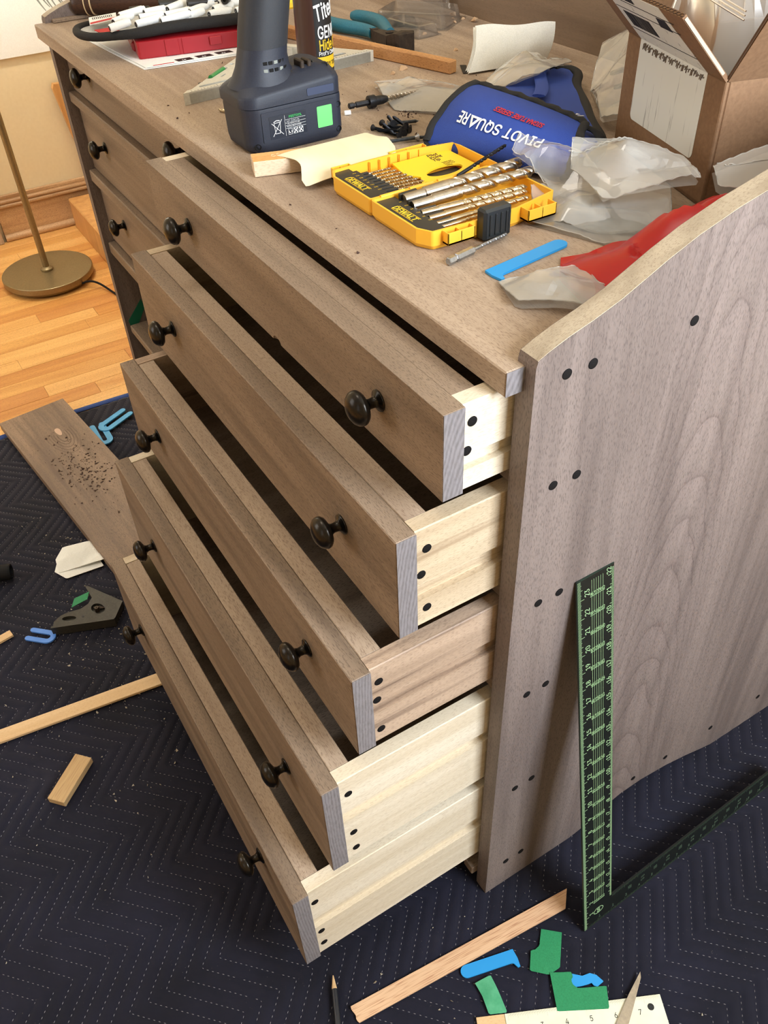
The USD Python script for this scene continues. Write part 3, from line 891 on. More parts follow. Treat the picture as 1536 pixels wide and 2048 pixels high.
tab = [sqbox(.0195 + j * .0031, .01985 + j * .0031, .052, SL - .006) for j in range(6)]
rt = np.random.default_rng(21)
for k in range(2, 24):
    y = k * IN - .002
    tab.append(sqbox(.0175, .0375, y, y + .0003))
    tab.append(text(''.join(rt.choice(list('0123456789'), 9)), .0042, (.0172, y + .0012, 0), (1, 0, 0), (0, 1, 0), UP, .00025, xs=.62))
for k in range(3, 15):
    x = k * IN
    tab3.append(text(''.join(rt.choice(list('0123456789'), 3)), .0034, (x + .006, .0155 + .004 * (k % 2), 0), (1, 0, 0), (0, 1, 0), UP, .00025, xs=.8))
    tab3.append(text(''.join(rt.choice(list('0123456789'), 3)), .0034, (x + .006, .0225, 0), (1, 0, 0), (0, 1, 0), UP, .00025, xs=.8))
fs.part('table_of_figures', on_sq(tab), square_mark, kind='stuff')
fs.part('table_of_figures', on_sq(tab3), square_mark_shaded, kind='stuff')
rg = [np.array([.0265 + .0090 * math.cos(a), .0265 + .0062 * math.sin(a)]) for a in np.linspace(0, 2 * math.pi, 40)[:-1]]
fs.part('emblem', on_sq([prism(Polygon(rg).difference(Polygon([(p - [.0265, .0265]) * .86 + [.0265, .0265] for p in rg])), .00025),
                         text('S', .0075, (.0265, .0265, 0), (1, 0, 0), (0, 1, 0), UP, .00025, True, center=True)]), square_mark)
fs.part('worn_edge', on_sq([sqbox(-.0001, .0005, .002, SL, -.0020, .0002), sqbox(.001, SWB, SL - .0004, SL + .0001, -.0020, .0002)]), square_edge)


def local_thing(name, label, cat, p0, p1, group=None, z=0.):
    """A Thing whose x axis runs from p0 to p1 on the ground; returns (thing, length)."""
    p0, p1 = np.array(p0, float), np.array(p1, float)
    d = p1 - p0
    return Thing(name, label, cat, (p0[0], p0[1], z), math.atan2(d[1], d[0]), group), float(np.hypot(*d))


def stick(name, label, cat, p0, p1, w, h, mat, part='strip', jag=0., z=0., bev=.0008, side=1, slant=0.):
    t, L = local_thing(name, label, cat, p0, p1, z=z)
    y0, y1 = (0, w) if side > 0 else (-w, 0)
    if jag or slant:
        r = np.random.default_rng(int(abs(p0[0]) * 1e4))
        left = [(-jag * r.uniform(0, 1), y1 + (y0 - y1) * k / 7) for k in range(8)] if jag else [(0, y1), (0, y0)]
        m = prism(left + [(L, y0), (L - slant, y1)], h, 0)
    else:
        m = bx(0, L, y0, y1, 0, h, bev)
    t.part(part, m, mat, local=True)
    return t


# loose strips and blocks on the pad
stick('oak_strip', 'straight-grained pinkish oak strip with a ragged end lying in front of the end panel', 'wood strip', (.0489, -.2365), (.0785, .0805), .0225, .0022, oak_local, jag=.0035, slant=-.018, z=.0002)
stick('pine_strip', 'long thin pale pine strip running under the bottom drawer', 'wood strip', (-.6400, -.5880), (-.5900, -.1900), .0270, .0055, pine_local, z=.0002)
stick('oak_offcut', 'short rectangular oak offcut block lying alone on the pad', 'wood block', (-.4822, -.4930), (-.5375, -.4315), .0300, .0125, ash_local, z=.0002, side=-1)
stick('pine_sliver', 'short splintered pine sliver at the left edge of the photo', 'wood strip', (-.8450, -.5400), (-.8600, -.4570), .0160, .0045, pine_local, jag=.003, z=.0002, side=1)

# walnut board with a knot
t, L = local_thing('walnut_board', 'wide loose walnut board with a knot, sprinkled with dark crumbs, on the pad', 'board', (-1.5455, -.3200), (-.7400, -.2250), z=.0)
t.part('plank', bx(0, L, 0, .163, .0005, .0205, .001), walnut_local, local=True)
kn = [(.1265 + .017 * math.cos(a) * (1 + .25 * math.cos(a)), .098 + .0065 * math.sin(a)) for a in np.linspace(0, 6.283, 22)[:-1]]
t.part('knot', prism(kn, .0006, .0202), plain('pale_knot_wood', rgb(196, 164, 140), .6), local=True)
for k in range(5):
    rg = [np.array([.150 + (.028 + .013 * k) * math.cos(a), .098 + (.0095 + .0062 * k) * math.sin(a)]) for a in np.linspace(-1.9, 1.9, 40)]
    t.part('growth_ring', tube(np.column_stack([rg, np.full(40, .02035)]), .0007 - .00008 * k, 4), plain('knot_ring_brown', rgb(92, 70, 54), .6), local=True)
r = np.random.default_rng(31)
cr = []
for k in range(260):
    x, y = r.normal(.30, .07), r.normal(.085, .030)
    if .02 < y < .155 and .12 < x < .62:
        s = r.uniform(.0006, .0019)
        cr.append(move(hull(r.normal(0, 1, (7, 3)) * s * [1, 1, .5]), (x, y, .0207 + s * .4)))
R_ = t.R
single('sanding_crumbs', [(v @ R_.T + t.loc, f) for v, f in map(vf, cr)], debris_dark, 'dark sanding crumbs sprinkled on the loose walnut board', 'crumbs', kind='stuff')


# horseshoe shims
def horseshoe(name, label, loc, rz, ln, w, prong, mat, th=.0032, tilt=None):
    t = Thing(name, label, 'plastic shim', loc, rz, tilt=tilt)
    a = np.linspace(-math.pi / 2, math.pi / 2, 16)
    R1, R0 = w / 2, w / 2 - prong
    xc = ln - R1
    out = [(0 + prong / 2, -R1)] + [(xc + R1 * math.cos(q), R1 * math.sin(q)) for q in a] + [(prong / 2, R1)]
    tip = [(prong / 2 - prong / 2 * math.cos(q), R1 - prong / 2 + prong / 2 * math.sin(-q)) for q in np.linspace(-math.pi / 2, math.pi / 2, 8)[1:-1]]
    inn = [(prong / 2, R0)] + [(xc + R0 * math.cos(q), R0 * math.sin(q)) for q in a[::-1]] + [(prong / 2, -R0)]
    tip2 = [(prong / 2 - prong / 2 * math.cos(q), -(R1 - prong / 2) + prong / 2 * math.sin(-q)) for q in np.linspace(-math.pi / 2, math.pi / 2, 8)[1:-1]]
    t.part('shim', prism(Polygon(out + tip + inn + tip2).buffer(0), th), mat, local=True)
    return t


horseshoe('horseshoe_shim', 'cornflower blue horseshoe shim lying left of the square head', (-.8495, -.4325, .0004), .80, .0560, .0300, .0098, shim_blue3)
horseshoe('horseshoe_shim', 'sky blue horseshoe shim beside the walnut board, its prongs on the bare pad', (-1.4330, -.1180, .0004), -.02, .0930, .0380, .0140, shim_blue2)
horseshoe('horseshoe_shim', 'sky blue horseshoe shim lying across another, prongs pointing under the drawers', (-1.4390, -.0330, .0042), -1.13, .0930, .0400, .0140, shim_blue2, tilt=rotmat((0, 1, 0), .02))

# paper towel scrap and dark tool at the far left
v, f = plan_sheet([(-1.012, -.334), (-1.040, -.312), (-1.024, -.262), (-.992, -.205), (-.952, -.205), (-.955, -.256), (-.976, -.338)], [(-1.0, -.32, .010), (-1.03, -.31, .006), (-.97, -.33, .004), (-.96, -.25, .012), (-1.0, -.25, .012), (-.97, -.21, .008)], .005, .004, 14, 3, floor=.0012)
t = Thing('paper_towel', 'folded scrap of white paper towel half under the walnut board', 'paper towel', (-.995, -.28, 0))
t.part('upper_layer', shell(v, f, .0012), paper_towel, 40)
v, f = plan_sheet([(-.985, -.345), (-1.020, -.328), (-1.005, -.262), (-.945, -.255), (-.952, -.330)], [(-1.0, -.32, .003), (-.97, -.34, .0022), (-.95, -.26, .003), (-1.0, -.27, .003)], .005, .0015, 8, 5, floor=.0012)
t.part('lower_layer', shell(v, f, .0008), paper_towel, 40)
t = Thing('hose_nozzle', 'dark round tool end poking in at the left edge of the photo', 'tool', (-1.018, -.418, .017), math.radians(72))
t.part('sleeve', lathe([(.001, -.10), (.0155, -.10), (.016, -.02), (.0165, -.018), (.0165, -.004), (.0145, 0), (.012, 0), (.011, -.02), (.001, -.021)], 32, (0, 0, 0), (1, 0, 0)), black_rubber, 40, local=True)
for q in range(3):
    t.part('ridge', lathe([(.0162, -.05 - .012 * q), (.0172, -.048 - .012 * q), (.0172, -.044 - .012 * q), (.0162, -.042 - .012 * q)], 32, (0, 0, 0), (1, 0, 0)), black_rubber, 40, local=True)

# combination-square head
t = Thing('combination_square_head', 'dark cast combination square head with a green tape patch on the pad', 'square head', (-.83, -.34, .0005))
cs = Polygon([(-.8225, -.3900), (-.7830, -.2830), (-.8180, -.2560), (-.8950, -.3010), (-.8960, -.3055), (-.8600, -.3035), (-.8480, -.3140), (-.8430, -.3300), (-.8480, -.3540), (-.8470, -.3680), (-.8390, -.3830)])
h1 = shapely.affinity.rotate(shapely.affinity.scale(Point(-.8315, -.3560).buffer(.009), 1.45, .62), 62)
h2 = shapely.affinity.rotate(shapely.affinity.scale(Point(-.8255, -.3020).buffer(.0125), 1.25, .85), 20)
t.part('casting', prism(cs.difference(h1).difference(h2), .0150), olive_metal)
t.part('web', prism(cs.buffer(-.001), .0080), olive_metal)
t.part('fence', prism(Polygon([(-.8255, -.3905), (-.7820, -.2830), (-.7775, -.2850), (-.8210, -.3925)]), .0200), olive_metal)
t.part('lock_screw', [lathe([(.001, 0), (.0046, 0), (.0046, .009), (.0040, .010), (.001, .0102)], 18, (-.8270, -.3040, .0080))] + [tube([(-.836 + .003 * q, -.309 + .003 * q, .012), (-.832 + .003 * q, -.296 + .003 * q, .012)], .0011, 6) for q in range(4)], forged, 40)
t.part('rivet', lathe([(.0001, 0), (.0022, 0), (.0022, .0006), (.0001, .0006)], 14, (-.8220, -.3320, .0150)), steel_dark)
t.part('tape_patch', prism([(-.8555, -.3445), (-.8755, -.3330), (-.8775, -.3030), (-.8600, -.3120)], .0006, .0152), green_tape)

# bits of tape and plastic in front of the end panel
def tape(label, outline, mat, z=.0006, seed=1, lift=()):
    v, f = plan_sheet(outline, [(*p, z) for p in outline] + [tuple(p) for p in lift], .0035, .0005, 6, seed, floor=z - .0002)
    single('tape_piece', shell(v, f, .0003), mat, label, 'tape', 40)


tape('notched piece of green masking tape left of the tongue of the framing square', [(.0816, .0346), (.1004, .0555), (.1340, .0240), (.1335, .0060), (.1157, -.0125), (.0958, .0052), (.0985, .0100), (.0975, .0190), (.0925, .0235)], green_tape, .0008, 2)
tape('L-shaped piece of green masking tape resting on the cream ruler', [(.1320, .0080), (.1460, .0320), (.1520, .0310), (.1540, .0255), (.1600, .0240), (.1660, .0265), (.1688, .0310), (.1840, .0600), (.2065, .0445), (.1735, -.0140)], green_tape, .0024, 3)
tape('faded wrinkled strip of green masking tape at the end of the cream ruler', [(.0899, -.0837), (.0926, -.0603), (.1120, -.0630), (.1405, -.0690), (.1300, -.0905), (.1080, -.0850)], green_tape_pale, .0030, 4, [(.11, -.07, .006)])


def shim_bar(label, p0, p1, w, mat, z, hook=True, th=.0022, name='plastic_shim', flip=1):
    t, L = local_thing(name, label, 'plastic shim', p0, p1, z=z)
    r = w / 2
    a = np.linspace(math.pi / 2, math.pi * 1.5, 12)
    out = [(r + r * math.cos(q), flip * r * math.sin(q)) for q in a]
    out += ([(L - .010, -flip * r), (L - .0075, -flip * (r + .0012)), (L - .004, -flip * (r + .0075)), (L - .0005, -flip * (r + .0070)), (L, -flip * (r - .004)), (L - .002, flip * r)] if hook else [(L, -flip * r), (L, flip * r)])
    t.part('shim', prism(out, th), mat, local=True)
    return t


shim_bar('bright blue plastic shim with a hooked end beside the oak strip', (.0700, -.0920), (.0905, -.0155), .0165, shim_blue, .0005)
t = Thing('plastic_shim', 'curved bright blue shim end poking out from under the green tape', 'plastic shim', (.165, .04, .0005))
a = np.linspace(math.pi * .28, math.pi * 1.05, 14)
ring = [(.1700 + .0145 * math.cos(q + .5), .0440 + .0145 * math.sin(q + .5)) for q in a] + [(.1700 + .0048 * math.cos(q + .5), .0440 + .0048 * math.sin(q + .5)) for q in a[::-1]]
t.part('shim', prism(Polygon([(.1480, .0270), (.1495, .0320), (.1585, .0415), (.1610, .0520), (.1670, .0575), (.1770, .0600), (.1775, .0500), (.1745, .0475), (.1700, .0470), (.1690, .0420), (.1660, .0330), (.1620, .0240)]).buffer(.0008), .0016), shim_blue)

# cream ruler, knife blade and pencil at the bottom of the photo
t, L = local_thing('cream_ruler', 'cream painted ruler with black inch numbers and a wooden end', 'ruler', (.1240, -.1055), (.2280, .1115), z=.0006)
RW_ = .052
t.part('face', bx(.036, L, -RW_, 0, 0, .0018, .0003), ruler_cream, local=True)
t.part('wooden_end', bx(-.001, .0355, -RW_, 0, 0, .0019, .0003), pine_local, local=True)
tk = []
for k in range(0, int((L - .04) / .0008)):
    x = .040 + k * .0254 / 32
    if x > L - .002:
        break
    ln = .0085 if k % 32 == 0 else .0062 if k % 16 == 0 else .0045 if k % 4 == 0 else .0030
    tk.append((np.array([(x - .00008, -.0005, .0018), (x + .00008, -.0005, .0018), (x + .00008, -.0005 - ln, .0018), (x - .00008, -.0005 - ln, .0018)]) + [0, 0, .00008], np.array([[0, 2, 1], [0, 3, 2]])))
t.part('graduation', tk, grey_print, local=True, kind='stuff')
for k in range(1, 8):
    x = L - .0325 - (7 - k) * .0318
    if x > .03:
        t.part('numeral', text(str(k), .0064, (x - .002, -.0210, .0018), (1, 0, 0), (0, 1, 0), UP, .00012, xs=.9), black_print, local=True)
t.part('hang_hole', lathe([(.0001, 0), (.0042, 0), (.0042, .0002), (.0001, .0002)], 24, (L - .0165, -.0135, .00182)), black_print, local=True)
t = Thing('knife', 'pointed steel knife blade lying across the cream ruler', 'knife', (.196, .108, .0035))
bl = Polygon([(.1950, .1085), (.2010, .1040), (.2230, .0690), (.2390, .0420), (.2470, .0250), (.2350, .0210), (.2240, .0400), (.2075, .0760)])
t.part('blade', prism(bl, .0014, .0035), steel)
t.part('handle', tube(curve([(.238, .034, .009), (.262, -.006, .011), (.285, -.045, .011)], 12), .009, 12, flat=.6), black_plastic, 50)
t, L = local_thing('pencil', 'dark round pencil with a sharpened wooden tip pointing at the bottom drawer', 'pencil', (-.0218, -.2365), (.1100, -.2920), z=.0043)
t.part('lead', lathe([(.0001, 0), (.0008, .005), (.0001, .0052)], 12, (0, 0, 0), (1, 0, 0)), steel_dark, local=True)
t.part('sharpened_tip', lathe([(.0007, .004), (.0038, .0215), (.0001, .022)], 16, (0, 0, 0), (1, 0, 0)), pine_local, 40, local=True)
t.part('barrel', lathe([(.0001, .0212), (.0040, .0212), (.0040, L), (.0001, L)], 16, (0, 0, 0), (1, 0, 0)), plain('dark_pencil_lacquer', rgb(30, 32, 38), .4), 40, local=True)

# green tape tag on the far end panel
tg = np.array([(.0072, .279), (.0100, .264), (.0229, .2575), (.0500, .300), (.0456, .3215)])
v, f = prism(tg, .0006)
single('tape_tag', (np.column_stack([v[:, 2] + DL + TH + .0003, v[:, 0], v[:, 1]]), f), green_tape_dark, 'dark green tape tag stuck inside the far end panel', 'tape')

# ================================================================== left: lamp, furniture, print on the wall
t = Thing('floor_lamp', 'brass floor lamp with a round weighted base on the oak floor', 'floor lamp', (-2.302, .003, -.01))
t.part('base', lathe([(.001, -.0045), (.128, -.0045), (.131, -.003), (.136, .004), (.138, .006), (.138, .021), (.1365, .0228), (.134, .0234), (.001, .0240)], 72, (-2.302, .003, 0)), brass, 40)
t.part('pad', lathe([(.001, -.0095), (.118, -.0095), (.118, -.0040), (.001, -.0040)], 48, (-2.302, .003, 0)), black_rubber)
t.part('collar', lathe([(.001, .0235), (.0180, .0235), (.0195, .0265), (.0190, .030), (.0140, .0335), (.0118, .036), (.001, .036)], 32, (-2.302, .003, 0)), brass, 40)
t.part('pole', lathe([(.001, .03), (.0098, .03), (.0098, 1.45), (.001, 1.45)], 24, (-2.302, .003, 0)), brass, 40)
t.part('shade', [lathe([(.17, 1.30), (.12, 1.52), (.118, 1.52), (.168, 1.30)], 40, (-2.302, .003, 0))], paper_white, 60)
added_bulb = UsdLux.SphereLight.Define(stage, t.path + '/added_bulb_light')  # added light source, brightens the left wall, print and floor
added_bulb.CreateRadiusAttr(.03)
added_bulb.CreateIntensityAttr(620.0)
added_bulb.CreateColorAttr(Gf.Vec3f(1.0, .93, .80))
added_bulb.AddTranslateOp().Set(Gf.Vec3d(0, 0, 1.43))
t.part('cord', tube(curve([(-2.185, .075, .004), (-2.16, .108, .010), (-2.12, .130, .000), (-2.04, .150, -.006), (-1.9, .19, -.0065)], 26), .0032, 8), black_rubber, 60)

t = Thing('wooden_bench', 'honey coloured wooden furniture standing behind the far end of the dresser', 'bench', (-2.4, .55, -.01))
pl = [(.238, .430), (.244, .444), (.254, .443), (.90, .443), (.90, .20), (.30, .248), (.2735, .2680), (.262, .272)]
v, f = prism(pl, .022)
t.part('end_board', (np.column_stack([v[:, 2] - 2.674, v[:, 0], v[:, 1]]), f), honey_wood)
t.part('leg', bx(-2.674, -2.650, .272, .300, -.01, .262, .002), honey_wood)
t.part('side_rail', bx(-2.646, -1.65, .188, .56, -.01, .092, .003), honey_wood)
t.part('glide', bx(-2.60, -2.575, .255, .275, .0925, .125, .002), steel_dark)

t = Thing('wall_print', 'large white print with grey brush marks hanging low on the cream wall', 'print', (LX + .008, .2, .53))
t.part('sheet', [bx(LX + .0005, LX + .012, -.35, .9, .531, 1.4, .001)], paper_white)
r = np.random.default_rng(14)
for k in range(9):
    y0 = .262 + .016 * k + r.uniform(-.003, .003)
    z0 = .665 - .004 * k + r.uniform(-.006, .01)
    pts = curve([(LX + .0122, y0 - .012, z0 + .06), (LX + .0122, y0, z0 + .02), (LX + .0122, y0 + .017 + r.uniform(0, .008), z0 - .012 - r.uniform(0, .015))], 10)
    t.part('brush_mark', tube(pts, np.linspace(.0055, .0012, 10) * r.uniform(.5, 1.2), 6, flat=.08), grey_print, 60)

# ================================================================== things on the dresser top
Z0 = T + .0004

# ---- cordless drill standing on its battery
t = Thing('cordless_drill', 'dark blue-grey cordless drill standing upright on its battery', 'cordless drill', (-.572, .078, T))
BXC = [(-.612, -.5335), (.0165, .1395)]


def body_ring(z, gx=0., gy0=0., gy1=0., r=.016):
    return ring3(rrect(BXC[0][0] + gx, BXC[0][1] - gx, BXC[1][0] + gy0, BXC[1][1] - gy1, [r, r * 1.25, r * .6, r * .6], 7), z)


zb = T
t.part('battery', loft([body_ring(zb + .0003, .004, .006, .004), body_ring(zb + .004, .0012, .002, .0015), body_ring(zb + .012, .0002, .0005), body_ring(zb + .046, 0, -.0005), body_ring(zb + .0495, .0004, 0), body_ring(zb + .0498, .003, .003, .003)]), tool_blue, 35)


def slab_ring(zs, gx, gy0, gy1, r=.016, dome=0.):
    g = rrect(BXC[0][0] + gx, BXC[0][1] - gx, BXC[1][0] + gy0, BXC[1][1] - gy1, [r, r * 1.25, r * .8, r * .8], 7)
    return np.column_stack([g, zs + (T + .0555 - zs) * 0 + np.interp(g[:, 1], [.02, .06, .10, .135], [0, .004, .008, .006]) * dome])


t.part('battery_shoe', loft([slab_ring(T + .0500, .003, .003, .003), slab_ring(T + .0508, -.0012, -.0022, 0), slab_ring(T + .0600, -.0012, -.0022, 0, dome=1), slab_ring(T + .0632, .001, 0, .001, dome=1.2), slab_ring(T + .0690, .010, .006, .005, dome=1.3), slab_ring(T + .0730, .017, .011, .012, dome=1.3)]), tool_blue, 35)


def handle_ring(cx, cy, rx, ry, z, tilt=.0):
    a = np.arange(36) * 2 * np.pi / 36
    x, y = rx * np.sign(np.cos(a)) * np.abs(np.cos(a)) ** .85, ry * np.sign(np.sin(a)) * np.abs(np.sin(a)) ** .85
    return np.column_stack([cx + x, cy + y, z + tilt * y])


t.part('handle_foot', loft([handle_ring(-.572, .062, .0345, .0450, T + .0665), handle_ring(-.572, .0600, .0310, .0360, T + .0745), handle_ring(-.572, .0595, .0275, .0305, T + .084), handle_ring(-.572, .0605, .0262, .0280, T + .096), handle_ring(-.572, .0625, .0255, .0272, T + .1055)]), tool_blue, 50)
t.part('grip', loft([handle_ring(-.572, .0625, .0258, .0276, T + .1050), handle_ring(-.572, .0655, .0258, .0276, T + .1220), handle_ring(-.572, .0720, .0252, .0272, T + .150), handle_ring(-.572, .0790, .0250, .0275, T + .180), handle_ring(-.572, .086, .026, .030, T + .215), handle_ring(-.572, .090, .028, .040, T + .235)]), tool_blue2, 50)
t.part('motor_housing', lathe([(.001, -.07), (.022, -.07), (.030, -.062), (.032, 0), (.031, .07), (.027, .10), (.022, .112), (.001, .112)], 36, (-.572, .078, T + .262), (0, 1, 0)), tool_blue, 40)
t.part('chuck', lathe([(.001, 0), (.020, 0), (.021, .02), (.017, .045), (.008, .052), (.001, .052)], 28, (-.572, .190, T + .262), (0, 1, 0)), black_plastic, 40)
FX = -.5335


def on_face(poly, d=.0004, off=.0):
    v, f = prism(poly, d)
    return np.column_stack([v[:, 2] + FX + off, v[:, 0], v[:, 1]]), f


for y, z in ((.0290, .9095), (.0270, .8810), (.1330, .9090), (.1322, .8815)):
    t.part('screw_recess', lathe([(.0001, -.0005), (.0026, -.0005), (.0026, .0003), (.0033, .0006), (.0036, .0001)], 20, (FX - .0001 - (.003 if y < .03 else .0006 if y > .13 else 0), y, z), (1, -.35 if y < .03 else 0, 0)), black_rubber, 40)
for x, y, z in ((-.5480, .0255, T + .0640), (-.5480, .0800, T + .0760), (-.5560, .1110, T + .0805), (-.5470, .1250, T + .0775)):
    t.part('shell_screw', lathe([(.0001, -.002), (.0050, -.002), (.0056, .0006), (.0040, .0010), (.0034, -.0004), (.0001, -.0006)], 18, (x, y, z), (.6, -.2, .7)), black_plastic, 40)
t.part('belt_clip_lug', [bx(-.566, -.548, .096, .101, T + .078, T + .087, .001), bx(-.566, -.548, .105, .110, T + .078, T + .086, .001)], forged)
for k in range(2):
    for j in range(5):
        an = math.radians(-16 + 12.5 * j)
        rx, ry, zc = (.0274, .0303, T + .0845) if k == 0 else (.0266, .0288, T + .0918)
        cx, cy = -.572 + rx * math.cos(an) ** .85, .0597 + ry * (math.sin(an) if an >= 0 else math.sin(an))
        m = turn(bx(-.0007, .0006, -.0024, .0024, -.0017, .0017, .0002), an)
        t.part('vent_slot', move(m, (cx + .0002, cy, zc)), grey_print if (j + k) % 3 == 0 else black_rubber)
t.part('badge', on_face(rrect(.0930, .1275, .9255, .9335, .0015), .0006, .0012), tool_blue3)
t.part('side_panel', on_face(rrect(.0335, .1275, .8850, .9170, .001), .0005), tool_blue)
t.part('rating_label', on_face(rrect(.0425, .0895, .8868, .9118, .0012), .0008), label_dark)
t.part('green_label', on_face(rrect(.1040, .1236, .8880, .9114, .0012), .0009), green_label)
YU, ZU = np.array([0, 1., 0]), UP


def print_on(s, h, y, z, mat, name='print', bold=False, xs=.9, **kw):
    t.part(name, text(s, h, (FX + .0009, y, z), YU, ZU, np.array([1., 0, 0]), .0001, bold, xs), mat)


print_on('FESTOOL', .0025, .0672, .9068, green_print, 'lettering', True, 1.08)
for k, (s, z) in enumerate((('14.4V - | 2.6 Ah | Li-Ion', .9028), ('T-No. 494716 | 37.4 Wh', .8998), ('FESTOOL GROUP SYSTEMS', .8968))):
    print_on(s, .0014, .0640, z, white_print, 'lettering', False, .72)
lines = [bx(FX + .0008, FX + .00105, .0625, .0885, z, z + .00028, 0) for z in (.9052, .9016, .8986, .8956)] + [bx(FX + .0008, FX + .00105, .0618, .0621, .8880, .9105, 0)]
t.part('rules', lines, white_print)


def stroke(pts, w, mat, name):
    P = np.array(pts, float)
    t.part(name, [tube(np.column_stack([np.full(2, FX + .0009), P[q:q + 2, 0], P[q:q + 2, 1]]), w, 5, flat=1) for q in range(len(P) - 1)], mat)


bn = np.array([.0520, .8985])
stroke([bn + (-.0040, .0055), bn + (.0040, .0060), bn + (.0030, -.0060), bn + (-.0028, -.0060), bn + (-.0040, .0055)], .00035, white_print, 'bin_symbol')
stroke([bn + (-.0070, .0060), bn + (.0070, -.0080)], .00035, white_print, 'bin_symbol')
stroke([bn + (.0062, .0085), bn + (-.0062, -.0085)], .00035, white_print, 'bin_symbol')
stroke([bn + (-.0045, .0066), bn + (-.0010, .0082), bn + (.0035, .0076)], .0005, white_print, 'bin_symbol')
for k in range(3):
    c0 = np.array([.0680 + .0068 * k, .8917])
    stroke([c0 + (-.0026, -.0030), c0 + (.0026, -.0030), c0 + (.0026, .0030), c0 + (-.0026, .0030), c0 + (-.0026, -.0030)], .0002, white_print, 'pictogram')
    if k:
        stroke([c0 + (-.0022, -.0024), c0 + (.0022, .0026)], .0006, white_print, 'pictogram')
        stroke([c0 + (.0022, -.0024), c0 + (-.0022, .0026)], .0006, white_print, 'pictogram')
    else:
        stroke([c0 + (-.0016, .001), c0 + (-.0016, -.0012), c0 + (.0002, -.0012)], .0004, white_print, 'pictogram')
        stroke([c0 + (.0016, .0016), c0 + (.0016, -.0014)], .0004, white_print, 'pictogram')

# ---- glue bottle
BC = np.array([-.757, .2215])
BR = .0245
t = Thing('glue_bottle', 'brown plastic glue bottle with a black and yellow label behind the drill', 'glue bottle', (BC[0], BC[1], T))
t.part('bottle', lathe([(.001, T + .0005), (BR - .003, T + .0005), (BR, T + .004), (BR, T + .140), (BR - .003, T + .150), (.012, T + .166), (.010, T + .170), (.010, T + .176), (.001, T + .176)], 48, (*BC, 0)), brown_bottle, 40)
t.part('cap', lathe([(.001, T + .170), (.013, T + .170), (.012, T + .186), (.005, T + .190), (.004, T + .205), (.001, T + .205)], 28, (*BC, 0)), red_print, 40)
AZ0 = math.radians(-26.8 + 6)


def on_can(mesh, z, r=BR, az=AZ0):
    """Bends a flat mesh (x along the circumference, y up, z out) around the bottle."""
    v, f = vf(mesh)
    a = az + v[:, 0] / r
    rr = r + v[:, 2]
    return np.column_stack([BC[0] + rr * np.cos(a), BC[1] + rr * np.sin(a), z + v[:, 1]]), f


def can_patch(x0, x1, y0, y1, h=.0003, n=24):
    xs = np.linspace(x0, x1, n)
    v = np.array([(x, y, h) for y in (y0, y1) for x in xs])
    i = np.arange(n - 1)
    return v, np.vstack([np.stack([i, i + 1, i + 1 + n], 1), np.stack([i, i + 1 + n, i + n], 1)])


LW = BR * math.radians(150)
t.part('label', on_can(can_patch(-.001, LW, T + .012, T + .118), 0), black_print)
t.part('label_band', [on_can(can_patch(-.001, LW, T + .0180, T + .0345, .0005), 0)], yellow_print)
ident = (np.array([1., 0, 0]), np.array([0, 1., 0]), UP)


def can_text(s, h, x, z, mat, xs=.8, bold=True, rise=0., shear=0.):
    X = np.array([math.cos(rise), math.sin(rise), 0])
    m = text(s, h, (x, 0, .0004), X, np.array([-math.sin(rise), math.cos(rise), 0]), UP, .0003, bold, xs, shear=shear)
    v, f = m
    t.part('lettering', on_can(m, z), mat)


can_text('Titebond', .0185, .0005, T + .0770, white_print, .62, True, .24, .12)
can_text('GENUINE', .0145, .0020, T + .0570, white_print, .62)
can_text('Hide Glue', .0125, .0030, T + .0425, yellow_print, .62)
can_text("Prof's Choice", .0050, .0022, T + .0362, white_print, .8)
can_text('READY TO USE', .0050, .0022, T + .0225, black_print, .8)

# ---- triangular aluminium square with a level vial
t = Thing('triangle_square', 'brushed aluminium triangular square with slots and a green level vial behind the drill', 'triangular square', (-.80, .18, T))
A_, B_, C_ = np.array([-.7660, .0265]), np.array([-.7860, .3315]), np.array([-.9480, .2230])
tri = Polygon([A_, B_, C_]).buffer(-.003).buffer(.003)
cen = (A_ + B_ + C_) / 3 + (-.008, .008)


def slot(p0, p1, w):
    return shapely.geometry.LineString([p0, p1]).buffer(w / 2)


holes = [Point(*(cen + (-.008, .022))).buffer(.037, 16).intersection(tri.buffer(-.012)), slot((-.7865, .062), (-.7905, .125), .0090), slot((-.8010, .225), (-.8040, .290), .0100), slot((-.8180, .0855), (-.8480, .1210), .0095),
         Point(-.8080, .0680).buffer(.0036), Point(-.8600, .1380).buffer(.0036), slot((-.8120, .1010), (-.8200, .1100), .003), slot((-.893, .241), (-.842, .272), .007)]
pl = tri
for h in holes:
    pl = pl.difference(h)
t.part('plate', prism(pl, .0130, T + .0006), aluminium)
t.part('fence', prism(Polygon([A_, B_, B_ + (-.0105, -.006), A_ + (-.0105, .010)]), .0150, T + .0003), aluminium)
t.part('slot_shade', [prism(h.buffer(-.0002).difference(Polygon([A_ + (.01, -.02), B_ + (.01, .02), B_ + (-.0106, .02), A_ + (-.0106, -.02)])), .0112, T + .0006) for h in holes[1:6]], black_plastic)  # black inserts that paint the shade inside the slots
a0, a1 = np.array([-.8195, .0880]), np.array([-.8470, .1190])
t.part('level_vial', tube([(*a0, T + .0125), (*a1, T + .0125)], .0036, 12), vial_green, 50)
tkk = []
for k in range(60):
    p0 = A_ + (B_ - A_) * (k + 2) / 64
    tkk.append(bx(p0[0] - (.006 if k % 4 == 0 else .0038), p0[0] - .0012, p0[1] - .0002 + .004, p0[1] + .0002 + .004, T + .01525, T + .0155, 0))
t.part('graduation', tkk, black_print, kind='stuff')

